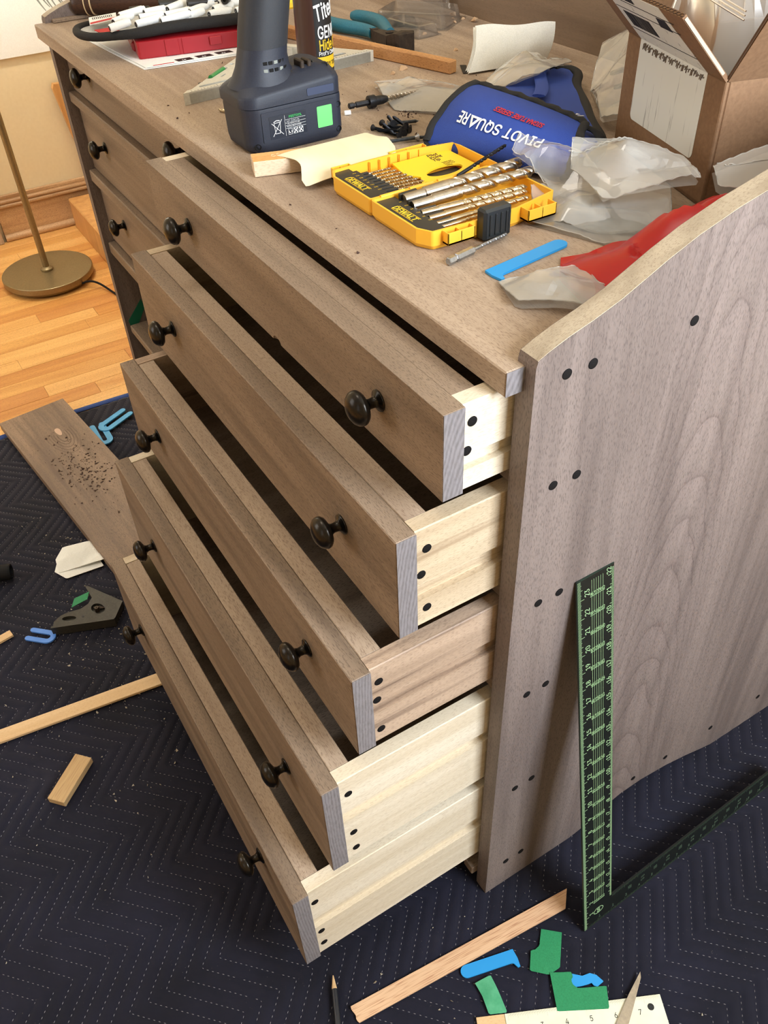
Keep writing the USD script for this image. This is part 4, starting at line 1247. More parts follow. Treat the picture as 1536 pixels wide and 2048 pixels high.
# ---- brown stick, nippers, clamshell, towel
t, L = local_thing('brown_stick', 'square brown wooden stick lying behind the glue bottle', 'wood stick', (-1.0200, .2790), (-.6586, .3798), z=Z0)
t.part('stick', bx(0, L, 0, .0145, 0, .0165, .0012), beech_local, local=True)

t = Thing('end_nippers', 'end nippers with teal dipped handles and a dark steel head', 'pliers', (-.88, .40, T))
hz = T + .0115
t.part('handle', tube(curve([(-1.010, .3735, hz), (-.985, .3690, hz), (-.945, .3770, hz), (-.905, .3895, hz), (-.880, .3890, hz)], 22), np.interp(np.linspace(0, 1, 22), [0, .06, .5, 1], [.006, .0095, .0100, .0088]), 14), teal_grip, 50)
t.part('handle', tube(curve([(-1.000, .4180, hz + .001), (-.970, .4300, hz + .001), (-.925, .4300, hz + .001), (-.890, .4180, hz), (-.862, .4080, hz)], 22), np.interp(np.linspace(0, 1, 22), [0, .06, .5, 1], [.006, .0095, .0100, .0084]), 14), teal_grip, 50)
t.part('arm', loft([ring3(rrect(-.885, -.874, .3835, .3945, .002), 0)[:, [0, 1, 2]] * [1, 1, 0] + [0, 0, T + .004], ring3(rrect(-.885, -.874, .3835, .3945, .002), T + .019)]), forged)
t.part('arm', hull([(-.884, .384, T + .005), (-.884, .395, T + .005), (-.884, .384, T + .017), (-.884, .395, T + .017), (-.815, .370, T + .002), (-.815, .402, T + .002), (-.815, .372, T + .022), (-.815, .400, T + .022)]), forged)
t.part('arm', hull([(-.866, .404, T + .006), (-.866, .413, T + .006), (-.866, .404, T + .016), (-.866, .413, T + .016), (-.815, .385, T + .003), (-.815, .408, T + .003), (-.815, .386, T + .020), (-.815, .406, T + .020)]), forged)
r = np.random.default_rng(8)
t.part('head', hull([(x, y, z) for x, w, h in ((-.818, .017, .021), (-.800, .0175, .0275), (-.7905, .0165, .029), (-.785, .0135, .0275)) for y in (.389 - w, .389 + w) for z in (T + .001 + (.029 - h) * .25, T + h)] + [(-.788, .389, T + .0305), (-.800, .389, T + .030)]), forged)
t.part('pivot', lathe([(.0001, 0), (.0058, 0), (.0062, .002), (.004, .0032), (.0001, .0035)], 18, (-.832, .388, T + .0205)), forged, 40)

# ---- clear clamshell packaging
t = Thing('clamshell_pack', 'open clear plastic clamshell package lying behind the nippers', 'plastic packaging', (-.95, .50, T))


def thin(box_faces):
    return box_faces


def tray(x0, x1, y0, y1, z0, h, draft=.004, flange=.008, r=.01):
    """A vacuum-formed tray, open below."""
    rings = [ring3(rrect(x0 - flange, x1 + flange, y0 - flange, y1 + flange, r), z0), ring3(rrect(x0, x1, y0, y1, r), z0 + .0004), ring3(rrect(x0 + draft, x1 - draft, y0 + draft, y1 - draft, r), z0 + h), ring3(rrect(x0 + draft + .003, x1 - draft - .003, y0 + draft + .003, y1 - draft - .003, r), z0 + h + .001)]
    v, f = loft(rings)
    k = len(rings[0])
    return v, f[~(f == 4 * k).any(1)]


cm = tray(-.062, .062, -.044, .044, 0, .020)
t.part('tray', place(turn(cm, .62), (-.942, .512, Z0), (1, 0, 0), (0, 1, 0), UP), film_hard)
cm = tray(-.045, .045, -.022, .022, 0, .016, .003, .004, .006)
t.part('tray', place(turn(cm, .10), (-.892, .466, Z0), (1, 0, 0), (0, 1, 0), UP), film_hard)
t.part('standing_cover', place(turn(cm, 1.2, (1, 0, 0)), (-1.000, .560, T + .028), (.8, .6, 0), (-.6, .8, 0), UP), film_hard)

# ---- folded paper towel
t = Thing('folded_towel', 'folded stack of white paper towel standing behind the blue pouch', 'paper towel', (-.70, .51, T))
for k in range(3):
    uu_, ww_ = np.meshgrid(np.linspace(0, 1, 22), np.linspace(0, 1, 16), indexing='ij')
    lo0, lo1, hi0, hi1 = (np.array(p) for p in ((-.6400, .3990, .0030), (-.6190, .5180, .0030), (-.6780, .4370, .0500), (-.6120, .5240, .0530)))
    P = (lo0 * (1 - uu_)[..., None] + lo1 * uu_[..., None]) * (1 - ww_)[..., None] + (hi0 * (1 - uu_)[..., None] + hi1 * uu_[..., None]) * ww_[..., None]
    P[..., 0] += .006 * np.sin(ww_ * 3.14) - .0062 * k
    P[..., 2] += .0014 * np.sin(uu_ * 9 + k) * ww_ - (.003 * k if k else 0) * ww_
    P += (meshkit.noise(P * 60, 5 + k) - .5)[..., None] * [.002, 0, .001] + [0, .002 * k, T]
    i, j = np.meshgrid(np.arange(21), np.arange(15), indexing='ij')
    q = np.stack([i * 16 + j, (i + 1) * 16 + j, (i + 1) * 16 + j + 1, i * 16 + j + 1], -1).reshape(-1, 4)
    v, f = vf((P.reshape(-1, 3), q))
    t.part('fold', shell(v, f, .0040), paper_towel, 45)
t.part('printed_corner', prism([(-.6860, .4160), (-.6500, .3960), (-.6480, .4020), (-.6800, .4230)], .0004, T + .0010), black_print)

# ---- countersink bit, loose bits, screws
def ground(name, label, cat, p0, p1, z, group=None):
    t, L = local_thing(name, label, cat, p0, p1, group, z)
    return t, L


t, L = ground('countersink_bit', 'black hex-shank countersink with a stepped twist bit lying beside the drill', 'drill bit', (-.6055, .1862), (-.5995, .2935), T + .0078)
a6 = np.arange(6) * math.pi / 3


def hexbar(x0, x1, r, neck=None):
    rings = []
    for x, q in [(x0, .85), (x0 + .0007, 1.), (x1 - .0007, 1.), (x1, .85)] if neck is None else [(x0, .85), (x0 + .0007, 1.), (neck - .0016, 1.), (neck - .001, .72), (neck + .001, .72), (neck + .0016, 1.), (x1 - .0007, 1.), (x1, .85)]:
        rings.append(np.column_stack([np.full(6, x), r * q * np.cos(a6), r * q * np.sin(a6)]))
    v, f = loft(rings)
    return v, f[:, ::-1]


t.part('hex_shank', hexbar(0, .030, .0037, .0085), steel_dark, local=True)
t.part('stop_collar', lathe([(.001, .028), (.0074, .028), (.0078, .0288), (.0078, .0370), (.0072, .0378), (.001, .0378)], 28, (0, 0, 0), (1, 0, 0)), steel_dark, 40, local=True)
t.part('countersink', lathe([(.001, .0375), (.0056, .0375), (.0056, .0490), (.0040, .0545), (.0024, .0570), (.001, .057)], 20, (0, 0, 0), (1, 0, 0)), steel_dark, 40, local=True)
t.part('twist_bit', move(twist_bit(.0031, .004, L - .058, turns=4.5), (.054, 0, 0)), steel, 35, local=True)

t, L = ground('hex_shank_bit', 'small silver hex-shank twist bit lying in front of the yellow case', 'drill bit', (-.1815, .0462), (-.1965, .1240), T + .0040)
t.part('hex_shank', hexbar(0, .0330, .0038, .0095), zinc, local=True)
t.part('twist_bit', move(twist_bit(.0017, .010, L - .042, turns=5.), (.032, 0, 0)), zinc, 35, local=True)
t, L = ground('loose_bit_tip', 'tip of a small drill bit showing at the left of the drill battery', 'drill bit', (-.6440, .0900), (-.7150, .0530), T + .0028)
t.part('twist_bit', twist_bit(.0023, .012, L - .012, turns=4.), steel_gold, 35, local=True)
single('wood_peg', lathe([(.0001, 0), (.0026, 0), (.0028, .0005), (.0028, .008), (.0001, .0082)], 14, (-.600, .1765, T + .0029), (.3, .95, 0)), paper_white, 'tiny pale peg lying beside the drill battery', 'peg', 40)


def screw_parts(t, ln, r, mat, head=.0040):
    prof = [(.0001, 0), (head, 0), (head, .0004), (r * 1.15, .0034), (r * 1.1, .0050)]
    t.part('head', lathe(prof + [(.0001, .0050)], 16, (0, 0, 0), (1, 0, 0)), mat, 40, local=True)
    rows = []
    n = int((ln - .005) / .0007)
    for k in range(n):
        x = .005 + k * .0007
        s = min(1., (ln - x) / .005)
        rows += [(r * .68 * s, x), (r * 1.15 * s, x + .00035)]
    t.part('thread', lathe(rows + [(.0001, ln)], 10, (0, 0, 0), (1, 0, 0)), mat, local=True)


sc0 = Thing('wood_screw', 'black wood screw in the heap behind the yellow bit case', 'screw', (-.494, .207, T + .0034), math.radians(200), 'black screws in the heap', tilt=rotmat((0, 1, 0), .02))
screw_parts(sc0, .034, .0018, steel_dark)
for (x, y, h, a, ti) in [(-.489, .196, .0034, 168, .02), (-.486, .187, .0034, 186, .03), (-.492, .199, .0085, 205, .12), (-.497, .203, .0085, 176, -.06), (-.530, .176, .0034, 20, .03), (-.500, .212, .0034, 216, .02), (-.488, .191, .0080, 214, .1), (-.524, .186, .0085, -6, .1), (-.505, .1905, .0120, 160, .05)]:
    sc0.copy((x, y, T + h), math.radians(a), tilt=rotmat((0, 1, 0), ti))
sz = Thing('silver_screw', 'silver zinc screw lying between the veneer strip and the yellow case', 'screw', (-.4660, .2010, T + .0040), math.radians(-105), 'silver screws')
screw_parts(sz, .040, .0021, zinc, .0045)
sz.copy((-.4560, .2180, T + .0040), math.radians(-118), 'second silver screw, half hidden behind the yellow case')
sz.copy((-.5280, .1960, T + .0040), math.radians(70), 'silver screw at the far left end of the black screws')

# ---- block with a veneer strip on it
t, L = local_thing('wood_offcut', 'small pale wood offcut with two dents under a veneer strip', 'wood block', (-.4785, -.0060), (-.4350, .1240), z=Z0)
t.part('block', bx(0, L, .0, .0260, 0, .0165, .0006), wood('offcut_wood', rgb(214, 184, 150), rgb(240, 218, 190), rgb(176, 138, 104), 0, local=True, pores=.4), local=True)
t.part('stained_top', bx(.0004, L - .0004, .0005, .0255, .0160, .0168, .0001), wood('stained_top_wood', rgb(216, 152, 88), rgb(240, 186, 122), rgb(184, 118, 62), 0, local=True, pores=.4), local=True)
t.part('dent', [lathe([(.0001, .0166), (.0022, .0168), (.0026, .0172), (.0030, .0168)], 12, (.024 + .006 * k, .013 + .002 * k, 0)) for k in range(2)], debris_wood, local=True)
t = Thing('veneer_strip', 'curled pale veneer strip draped over the wood offcut', 'veneer', (-.44, .08, T + .018))
ctr = [(-.4790, .0240, T + .0175), (-.4660, .0285, T + .0185), (-.4500, .0330, T + .0182), (-.4300, .0270, T + .0105), (-.4120, .0230, T + .0050), (-.4035, .1310, T + .0165), (-.4300, .1360, T + .0200), (-.4440, .1440, T + .0220), (-.4700, .1330, T + .0200), (-.4640, .0860, T + .0180), (-.4290, .0820, T + .0160), (-.4110, .0760, T + .0100)]
v, f = plan_sheet([(-.4800, .0235), (-.4700, .0270), (-.4560, .0330), (-.4430, .0345), (-.4220, .0235), (-.4110, .0230), (-.4070, .0800), (-.4030, .1310), (-.4200, .1400), (-.4440, .1450), (-.4560, .1385), (-.4760, .1360), (-.4790, .0800)], ctr, .005, 0, 0, 1)
t.part('strip', shell(v, f, .0006), veneer_paper, 60)

# ---- yellow bit case
YC = Thing('bit_case', 'open yellow plastic drill bit case with black bit holders', 'bit case', (-.31, .12, T))
HX = -.3108
CY0, CY1 = .0425, .2005
RZ = T + .0190


def tray_yellow(x0, x1, chx0, chx1):
    """An open tray: outer and inner walls as one shell; chamfered outer corners."""
    c = .016
    out = [(x0, CY0), (x1 - (c if chx1 else 0), CY0), (x1, CY0 + (c * .5 if chx1 else 0)), (x1 + (.003 if chx1 else 0), CY0 + .05), (x1 + (.003 if chx1 else 0), CY1 - .055), (x1 - (.008 if chx1 else 0), CY1 - .002), (x1 - (.010 if chx1 else 0), CY1), (x0 + (.010 if chx0 else 0), CY1), (x0 + (.008 if chx0 else 0), CY1 - .002), (x0 - (.003 if chx0 else 0), CY1 - .055), (x0 - (.003 if chx0 else 0), CY0 + .05), (x0, CY0 + (c * .5 if chx0 else 0)), (x0 + (c if chx0 else 0), CY0)]
    pg = Polygon(out).buffer(0).buffer(-.004).buffer(.004)
    inn = pg.buffer(-.0022)
    lo = pg.buffer(-.003)
    a = prism(pg.difference(inn), RZ - (T + .005), T + .005)
    v, f = prism(pg, .0046, T + .0005)
    low = v[:, 2] < T + .002
    cxy = np.array(pg.centroid.coords[0])
    v[low, :2] = cxy + (v[low, :2] - cxy) * [.94, .97]
    return [a, (v, f)], pg, inn


mL, pgL, inL = tray_yellow(-.4010, HX - .0004, True, False)
mR, pgR, inR = tray_yellow(HX + .0004, -.2130, False, True)
YC.part('tray', mL, yellow_plastic, 30)
YC.part('tray', mR, yellow_plastic, 30)
YC.part('hinge', [tube([(HX, CY0 + .012 + .034 * k, RZ - .0005), (HX, CY0 + .040 + .034 * k, RZ - .0005)], .0021, 12) for k in range(4)], yellow_plastic, 50)
ribs = []
for k in range(8):
    y = CY0 + .052 + .0125 * k
    ribs += [bx(-.4020 + .002, -.4020 + .0045, y, y + .0012, T + .005, RZ - .001, .0002), bx(HX + .0026, HX + .0046, y, y + .0012, T + .005, RZ - .001, .0002)]
for m in ribs:
    YC.part('rib', m, yellow_plastic)
pk = []
for x0, x1, ya, yb_ in ((-.4090, -.4030, CY0 + .010, CY0 + .032), (-.4110, -.4035, CY1 - .075, CY1 - .030), (-.2110, -.2020, CY0 + .018, CY0 + .048), (-.2110, -.1985, CY1 - .050, CY1 - .016)):
    w = .0011
    pk += [bx(x0, x1, ya, ya + w, T + .007, RZ - .0004, .0002), bx(x0, x1, yb_ - w, yb_, T + .007, RZ - .0004, .0002), bx(x0, x1, ya, yb_, T + .007, T + .009, .0002), bx(x0, x1, (ya + yb_) / 2 - w / 2, (ya + yb_) / 2 + w / 2, T + .007, RZ - .001, .0002),
           bx(x0 if x0 < -.3 else x1 - w, x0 + w if x0 < -.3 else x1, ya, yb_, T + .007, RZ - .0002, .0002)]
for k in range(4):
    YC.part('side_pocket', pk[5 * k:5 * k + 5], yellow_plastic)


def holder(pg, y0, y1, zt, notch):
    m = prism(pg.intersection(Polygon([(-1, y0), (1, y0), (1, y1), (-1, y1)])).buffer(-.0004), zt - (T + .006), T + .006)
    return m


YC.part('bit_holder', [holder(inL, CY0, CY0 + .027, T + .0165, 0), bx(-.392, -.372, CY0 + .026, CY0 + .032, T + .008, T + .0162), bx(-.368, -.352, CY0 + .026, CY0 + .030, T + .008, T + .0162)], black_plastic)
YC.part('bit_holder', [holder(inR, CY0, CY0 + .027, T + .0165, 0), bx(-.300, -.286, CY0 + .026, CY0 + .033, T + .008, T + .0162), bx(-.276, -.262, CY0 + .026, CY0 + .030, T + .008, T + .0162)], black_plastic)
EX, EY = np.array([1., 0, 0]), np.array([0, 1., 0])
for xc in (-.3580, -.2665):
    YC.part('lettering', text('DEWALT', .0068, (xc - .001, CY0 + .0135, T + .0166), EX, EY, UP, .0002, True, 1.0, True), yellow_print)
    YC.part('lettering_rule', [bx(xc - .019, xc + .019, CY0 + .0085, CY0 + .0092, T + .0166, T + .0168, 0), bx(xc - .019, xc + .019, CY0 + .0178, CY0 + .0185, T + .0166, T + .0168, 0)], yellow_print)
    sz_ = ['1/16', '5/64', '3/32', '7/64', '1/8', '9/64', '5/32', '3/16'] if xc < -.3 else ['1/4', '5/16', '3/8', '7/16', '1/2', '7/32']
    for k, s in enumerate(sz_):
        YC.part('size_mark', text(s, .0017, (xc - .026 + .052 * k / (len(sz_) - 1), CY0 + .0225, T + .0166), EY, -EX, UP, .0001, False, .8), yellow_print)
YC.part('insert_card', prism(Polygon([(-.3950, CY0 + .078), (-.3950, CY1 - .008), (-.3330, CY1 - .008), (-.3200, CY1 - .030), (-.3160, CY0 + .080), (-.330, CY0 + .074), (-.345, CY0 + .082), (-.360, CY0 + .072)]).difference(shapely.affinity.rotate(shapely.affinity.scale(Point(-.3460, CY0 + .1130).buffer(.0115), 1., 2.0), 6)), .0020, T + .0100), yellow_card)
for k, s in enumerate(('Pilot', 'Point', 'Tip')):
    YC.part('lettering', text(s, .0058, (-.3870 + .0072 * k, CY1 - .0390 - .001 * k, T + .0121), EY, -EX, UP, .0001, True, .8, shear=.2), black_print)
for k in range(4):
    YC.part('lettering', text(('Titanium pilot', 'point starts on', 'contact for no', 'walking')[k], .0018, (-.3640 + .0032 * k, CY1 - .036, T + .0121), EY, -EX, UP, .0001, False, .8), black_print)
YC.part('window_strip', bx(-.358, -.334, CY0 + .090, CY0 + .136, T + .0055, T + .0070, .0003), black_plastic)
YC.part('latch', [bx(-.2120, -.1985, CY0 + .0560, CY0 + .0880, T + .0012, T + .0310, .0022)] + [bx(-.1988, -.1975, CY0 + .0620 + .0062 * k, CY0 + .0645 + .0062 * k, T + .006, T + .026, .0004) for k in range(4)] + [bx(-.1988, -.1980, CY0 + .0585, CY0 + .0605, T + .0035, T + .0285, .0003), bx(-.1988, -.1980, CY0 + .0840, CY0 + .0860, T + .0035, T + .0285, .0003)], latch_plastic)

# bits lying in the case
big = [('largest twist bit in the yellow case', .0064, -.2940, -.2860, .145, steel), ('second largest twist bit in the yellow case', .0054, -.2790, -.2640, .143, steel), ('third twist bit in the yellow case, straw coloured', .0036, -.2630, -.2470, .118, steel_gold),
       ('fourth twist bit in the yellow case, straw coloured', .0031, -.2500, -.2400, .112, steel_gold), ('fifth twist bit in the yellow case, beside the latch', .0025, -.2370, -.2290, .105, steel_gold), ('thinnest twist bit of the lower row, nearest the latch', .0021, -.2290, -.2240, .070, steel_gold)]
for lab, R_, xa, xb, ln, mat in big:
    y0 = CY0 + .0290
    d = np.array([xb - xa, ln])
    n = math.atan2(d[1], d[0])
    t = Thing('twist_bit', lab, 'drill bit', (xa, y0, T + .0105 + R_), n, 'twist bits in the lower half of the case', tilt=rotmat((0, 1, 0), -.06 if R_ > .005 else -.03))
    sl = ln * .34
    t.part('flutes', move(twist_bit(R_, ln * .03, ln * .62, turns=2.2 if R_ > .005 else 3.2, n=56), (sl, 0, 0)), mat, 40, local=True)
    t.part('shank', lathe([(.0001, 0), (R_ * .86, 0), (R_ * .9, .001), (R_ * .9, sl * .45), (R_ * 1.04, sl * .47), (R_ * 1.04, sl * .95), (R_ * .98, sl + .001), (.0001, sl + .001)], 24, (0, 0, 0), (1, 0, 0)), mat, 40, local=True)
    t.part('clip', bx(-.002, .018, R_ * .6, R_ * .6 + .0042, -R_ * .5, R_ * .75, .0005), black_plastic, local=True)
t = Thing('black_bit', 'black oxide twist bit lying across the hinge of the yellow case', 'drill bit', (-.3040, CY0 + .100, T + .0215), math.radians(96), tilt=rotmat((0, 1, 0), -.22))
t.part('flutes', twist_bit(.0019, .020, .048, turns=5), steel_dark, 35, local=True)
sb = Thing('small_bit', 'smallest straw coloured twist bit, leftmost in the upper tray of the yellow case', 'drill bit', (-.3860, CY0 + .0280, T + .0120), math.radians(88), 'small twist bits in the upper half of the case')
sb.part('flutes', twist_bit(.0014, .016, .026, turns=5, n=36), steel_gold, 35, local=True)
sb.part('shank_sleeve', bx(.001, .014, -.0020, .0020, -.0018, .0022, .0003), black_plastic, local=True)
for k in range(1, 9):
    sb.copy((-.3860 + .0078 * k, CY0 + .0280 - .0004 * k, T + .0120), math.radians(88 - k * .6), '%s small straw coloured twist bit from the left in the upper yellow tray' % ORD[k], scale=(1 + .045 * k, 1 + .05 * k, 1 + .05 * k))

# ---- blue plastic shim and its neighbours
shim_bar('bright blue plastic shim lying between the hex-shank bit and the red bag', (-.1560, .1600), (-.1435, .0640), .0150, shim_blue, Z0, True, .0022, flip=-1)

# ---- blue folded pouch
PP = np.array([[(-.4260, .1945, .004), (-.3720, .2060, .004), (-.3200, .2260, .004), (-.2700, .2560, .004)],
               [(-.4330, .1960, .022), (-.3760, .2030, .022), (-.3180, .2240, .020), (-.2660, .2600, .014)],
               [(-.4480, .2380, .045), (-.3920, .2290, .0470), (-.3290, .2480, .0400), (-.2880, .2860, .0260)],
               [(-.4580, .2800, .0500), (-.4080, .2940, .0470), (-.3560, .3120, .0400), (-.3180, .3220, .0330)]])
gu, gvv = np.linspace(0, 1, 44), np.linspace(0, 1, 36)
sp = [RectBivariateSpline([0, .33, .66, 1], [0, .33, .66, 1], PP[..., k], kx=3, ky=3) for k in range(3)]


def pouch_pt(v, u):
    return np.stack([s(v, u) for s in sp], -1) + [0, 0, T]


G = pouch_pt(gvv, gu)
nv, nu = G.shape[:2]
i, j = np.meshgrid(np.arange(nv - 1), np.arange(nu - 1), indexing='ij')
q = np.stack([i * nu + j, i * nu + j + 1, (i + 1) * nu + j + 1, (i + 1) * nu + j], -1).reshape(-1, 4)
f = np.vstack([q[:, [0, 1, 2]], q[:, [0, 2, 3]]])
v = G.reshape(-1, 3)
t = Thing('tool_pouch', 'folded blue cloth tool pouch with black binding and white lettering', 'tool pouch', (-.40, .30, T))
t.part('front_flap', shell(v, f, .004), blue_cloth, 50)
edge_pts = np.vstack([pouch_pt(np.linspace(0, 1, 16), [0.0])[:, 0], pouch_pt([1.0], np.linspace(0.02, 1, 24))[0], pouch_pt(np.linspace(0, .98, 16), [1.0])[::-1, 0]])
wob = .0008 * np.sin(np.arange(len(edge_pts)) * 1.9)
t.part('binding', tube(edge_pts + [0, 0, .0006] + np.column_stack([wob, wob, wob]), .0052, 10, flat=.62), black_cloth, 60)
sl = [(-.425, .262), (-.470, .322), (-.5180, .3720), (-.5390, .4650), (-.5330, .4830), (-.4840, .4560), (-.4000, .3960), (-.2950, .3280), (-.2860, .2800), (-.33, .25)]
v, f = plan_sheet(sl, [(-.42, .27, T + .034), (-.33, .30, T + .026), (-.5190, .3710, T + .022), (-.5380, .4660, T + .020), (-.5330, .4830, T + .019), (-.4840, .4560, T + .020), (-.40, .396, T + .022), (-.2950, .3280, T + .018), (-.45, .38, T + .027)], .006, .0012, 8, 17)
t.part('back_flap', shell(v, f, .0110), blue_cloth, 60)
bp = np.array([(-.5390, .4640, .0215), (-.5370, .4800, .0205), (-.5220, .4830, .0205), (-.4840, .4560, .0205), (-.4000, .3960, .0225), (-.3400, .3560, .0215), (-.2950, .3280, .0190), (-.2800, .3000, .013)])
t.part('binding', tube(curve(bp + [0, 0, T - .004], 40), .0070, 10, flat=.8), black_cloth, 60)
t.part('strap', tube(curve(np.array([(-.5330, .4420, .0240), (-.5000, .4080, .0290), (-.4500, .3700, .0330), (-.4200, .3400, .0350)]) + [0, 0, T], 20), .0080, 10, flat=.22), blue_cloth, 60)
t.part('strap', tube(curve(np.array([(-.3180, .3200, .030), (-.3080, .3290, .026), (-.2980, .3290, .021)]) + [0, 0, T], 10), .0060, 8, flat=.35), black_cloth, 60)
# lettering follows the curved flap; it reads upside down from the front
from scipy.spatial import cKDTree


def on_pouch(mesh, u0, v0, du, dv, lift=.0012):
    """Maps flat lettering (x right, y up, metres) onto the flap: +x runs towards lower u, +y towards lower v."""
    a, f = vf(mesh)
    uu, vv_ = np.clip(u0 - a[:, 0] / du, 0, 1), np.clip(v0 - a[:, 1] / dv, 0, 1)
    e = 1e-3
    P = np.stack([s.ev(vv_, uu) for s in sp], -1)
    Pu = np.stack([s.ev(vv_, uu + e) for s in sp], -1) - P
    Pv = np.stack([s.ev(vv_ + e, uu) for s in sp], -1) - P
    n = np.cross(Pu, Pv)
    n /= np.linalg.norm(n, axis=1, keepdims=True)
    return P + [0, 0, T] + n * (lift + a[:, 2:3]), f


DU, DV = .172, .100


def raw(s, h, xs=1., shear=.12, bold=True):
    a, f = vf(meshkit.text_mesh(s, h, .0002, bold))
    a[:, 0] = a[:, 0] * xs + shear * a[:, 1]
    # split long edges so that the print can follow the curve
    m = trimesh.Trimesh(a, f, process=False)
    a2, f2 = trimesh.remesh.subdivide_to_size(m.vertices, m.faces, .005)
    return a2, f2


t.part('lettering', on_pouch(raw('PIVOT SQU', .0105, .86), .800, .600, DU, DV), white_print)
t.part('lettering', on_pouch(raw('RE', .0105, .86), .800 - .0815 / DU, .600, DU, DV), white_print)
tri_ = [(0, 0), (.0135, 0), (.0100, .0120)]
a, f = prism(Polygon(tri_).difference(Polygon([(.0045, .0020), (.0100, .0020), (.0085, .0070)])), .0002)
t.part('triangle_emblem', on_pouch((a, f), .800 - .0680 / DU, .600, DU, DV), white_print)
t.part('lettering', on_pouch(raw('SIGNATURE SERIES', .0050, .80), .740, .760, DU, DV), red_print)
t.part('small_emblem', place(prism(Polygon([(0, 0), (.004, .008), (.016, .008), (.020, 0), (.018, 0), (.0145, .006), (.0055, .006), (.002, 0)]).union(Polygon([(.007, 0), (.010, .0045), (.013, 0)])), .0004), (-.3560, .3560, T + .0250), (-.93, -.1, 0), (-.1, -.95, 0), UP), white_print)

# ---- cardboard box
BA, BB = np.array([-.955, .295, 0.]), np.array([.295, .955, 0.])
BO = np.array([-.140, .318, T + .0006])
BWD, BDP, BHT, TK = .192, .215, .1140, .0042
t = Thing('cardboard_box', 'open brown cardboard box with a worn shipping label and raised flaps', 'cardboard box', tuple(BO + BA * .1 + BB * .1))


def bpl(mesh):                     # local: x along the front to the left, y to the back, z up
    return place(mesh, BO, BA, BB, UP)


t.part('bottom', bpl(bx(0, BWD, 0, BDP, 0, TK)), kraft)
t.part('front_wall', bpl(bx(0, BWD, 0, TK, 0, BHT, .001)), kraft)
t.part('back_wall', bpl(bx(0, BWD, BDP - TK, BDP, 0, BHT, .001)), kraft)
t.part('side_wall', bpl(bx(0, TK, TK, BDP - TK, 0, BHT, .001)), kraft)
t.part('side_wall', bpl(bx(BWD - TK, BWD, TK, BDP - TK, 0, BHT, .001)), kraft)
FL = .0780
fo, fu = np.array([0, -.70, .714]), np.array([0, .714, .70])


def flapmesh(mesh, o, X, Y):       # flap plane: x along the crease, y away from it
    X, Y = np.array(X, float), np.array(Y, float)
    Y /= np.linalg.norm(Y)
    Zz = np.cross(X, Y)
    return bpl(place(mesh, o, X, Y, Zz))


ff = t.part('front_flap', flapmesh(prism([(0, 0), (BWD, 0), (BWD - .002, FL), (.001, FL)], TK, -TK), (0, 0, BHT), (1, 0, 0), fo), kraft)
wv = [tube([(.004 + .0062 * k + .0031 * math.sin(q), FL + .0002, -TK / 2 + .0014 * math.cos(q)) for q in np.linspace(0, 6.28, 9)], .0005, 4) for k in range(30)]
t.part('corrugation', flapmesh(wv, (0, 0, BHT), (1, 0, 0), fo), kraft_dark, under=ff)
t.part('torn_edge', flapmesh([bx(.0001, .0006, .004, FL - .002, -TK + .0006, -.0006)], (0, 0, BHT), (1, 0, 0), fo), plain('pale_torn_cardboard', rgb(186, 172, 152), .9), under=ff)
rf = t.part('side_flap', flapmesh(prism([(.002, 0), (BDP - .002, 0), (BDP - .004, .098), (.003, .098)], TK, 0), (0, 0, BHT), (0, 1, 0), (-.533, 0, .846)), kraft)
t.part('dark_edge', flapmesh(bx(.0008, .0022, .002, .096, .0008, TK - .0008), (0, 0, BHT), (0, 1, 0), (-.533, 0, .846)), kraft_dark, under=rf)
t.part('side_flap', flapmesh(prism([(.002, 0), (BDP - .002, 0), (BDP - .004, .085), (.003, .085)], TK, 0), (BWD, 0, BHT), (0, 1, 0), (.45, 0, .9)), kraft)
t.part('back_flap', flapmesh(prism([(0, 0), (BWD, 0), (BWD - .002, FL), (.001, FL)], TK, 0), (0, BDP, BHT), (1, 0, 0), (0, .55, .835)), kraft)
# shipping label: on the front wall and folded up over the flap
lx0, lx1 = .031, .163
t.part('shipping_label', bpl(place(prism(rrect(lx0, lx1, .0355, BHT - .0002, [.006, .006, .0002, .0002]), .0004), (0, -.0004, 0), (1, 0, 0), (0, 0, 1), (0, 1, 0))), label_worn)
nz = np.cross([1, 0, 0], fo / np.linalg.norm(fo))


def flap_print(mesh):              # on the face towards the room
    return flapmesh(mesh, (0, 0, BHT), (1, 0, 0), fo)


zf = .0001
t.part('shipping_label', flap_print(prism([(lx0, .0003), (lx1, .0003), (lx1 + .002, FL - .0006), (lx0 + .012, FL - .0006)], .0004, zf)), label_worn, under=ff)
bars = []
r = np.random.default_rng(44)


def barcode(xa, xb, ya, yb_):
    x = xa
    while x < xb:
        w = r.choice([.0005, .0009, .0014])
        bars.append(prism([(x, ya), (x + w, ya), (x + w, yb_), (x, yb_)],   .0002, zf + .0004))
        x += w + r.choice([.0005, .0008, .0012])


barcode(.098, .152, .0230, .0440)
barcode(.104, .152, .0640, .0760)
for yy in (.0175, .0480, .0605):
    bars.append(prism([(lx0 + .002, yy), (lx1 - .001, yy), (lx1 - .001, yy + .0008), (lx0 + .002, yy + .0008)],   .0002, zf + .0004))
bars.append(prism([(.048, .0460), (.072, .0460), (.068, .0590), (.050, .0600)],   .0002, zf + .0004))
t.part('label_print', flap_print(bars), black_print, under=ff)
scr = [tube([(lx0 + .004 + .0021 * k, -.0010, BHT - .002 - r.uniform(0, .003)), (lx0 + .005 + .0021 * k, -.0010, BHT - .004 - r.uniform(0, .006))], .0004, 4) for k in range(58)]
t.part('scuff', bpl(scr), kraft_dark, kind='stuff')
t.part('packing_tape', bpl([bx(-.0004, 0, .075, .125, .002, BHT)]), film_milky)

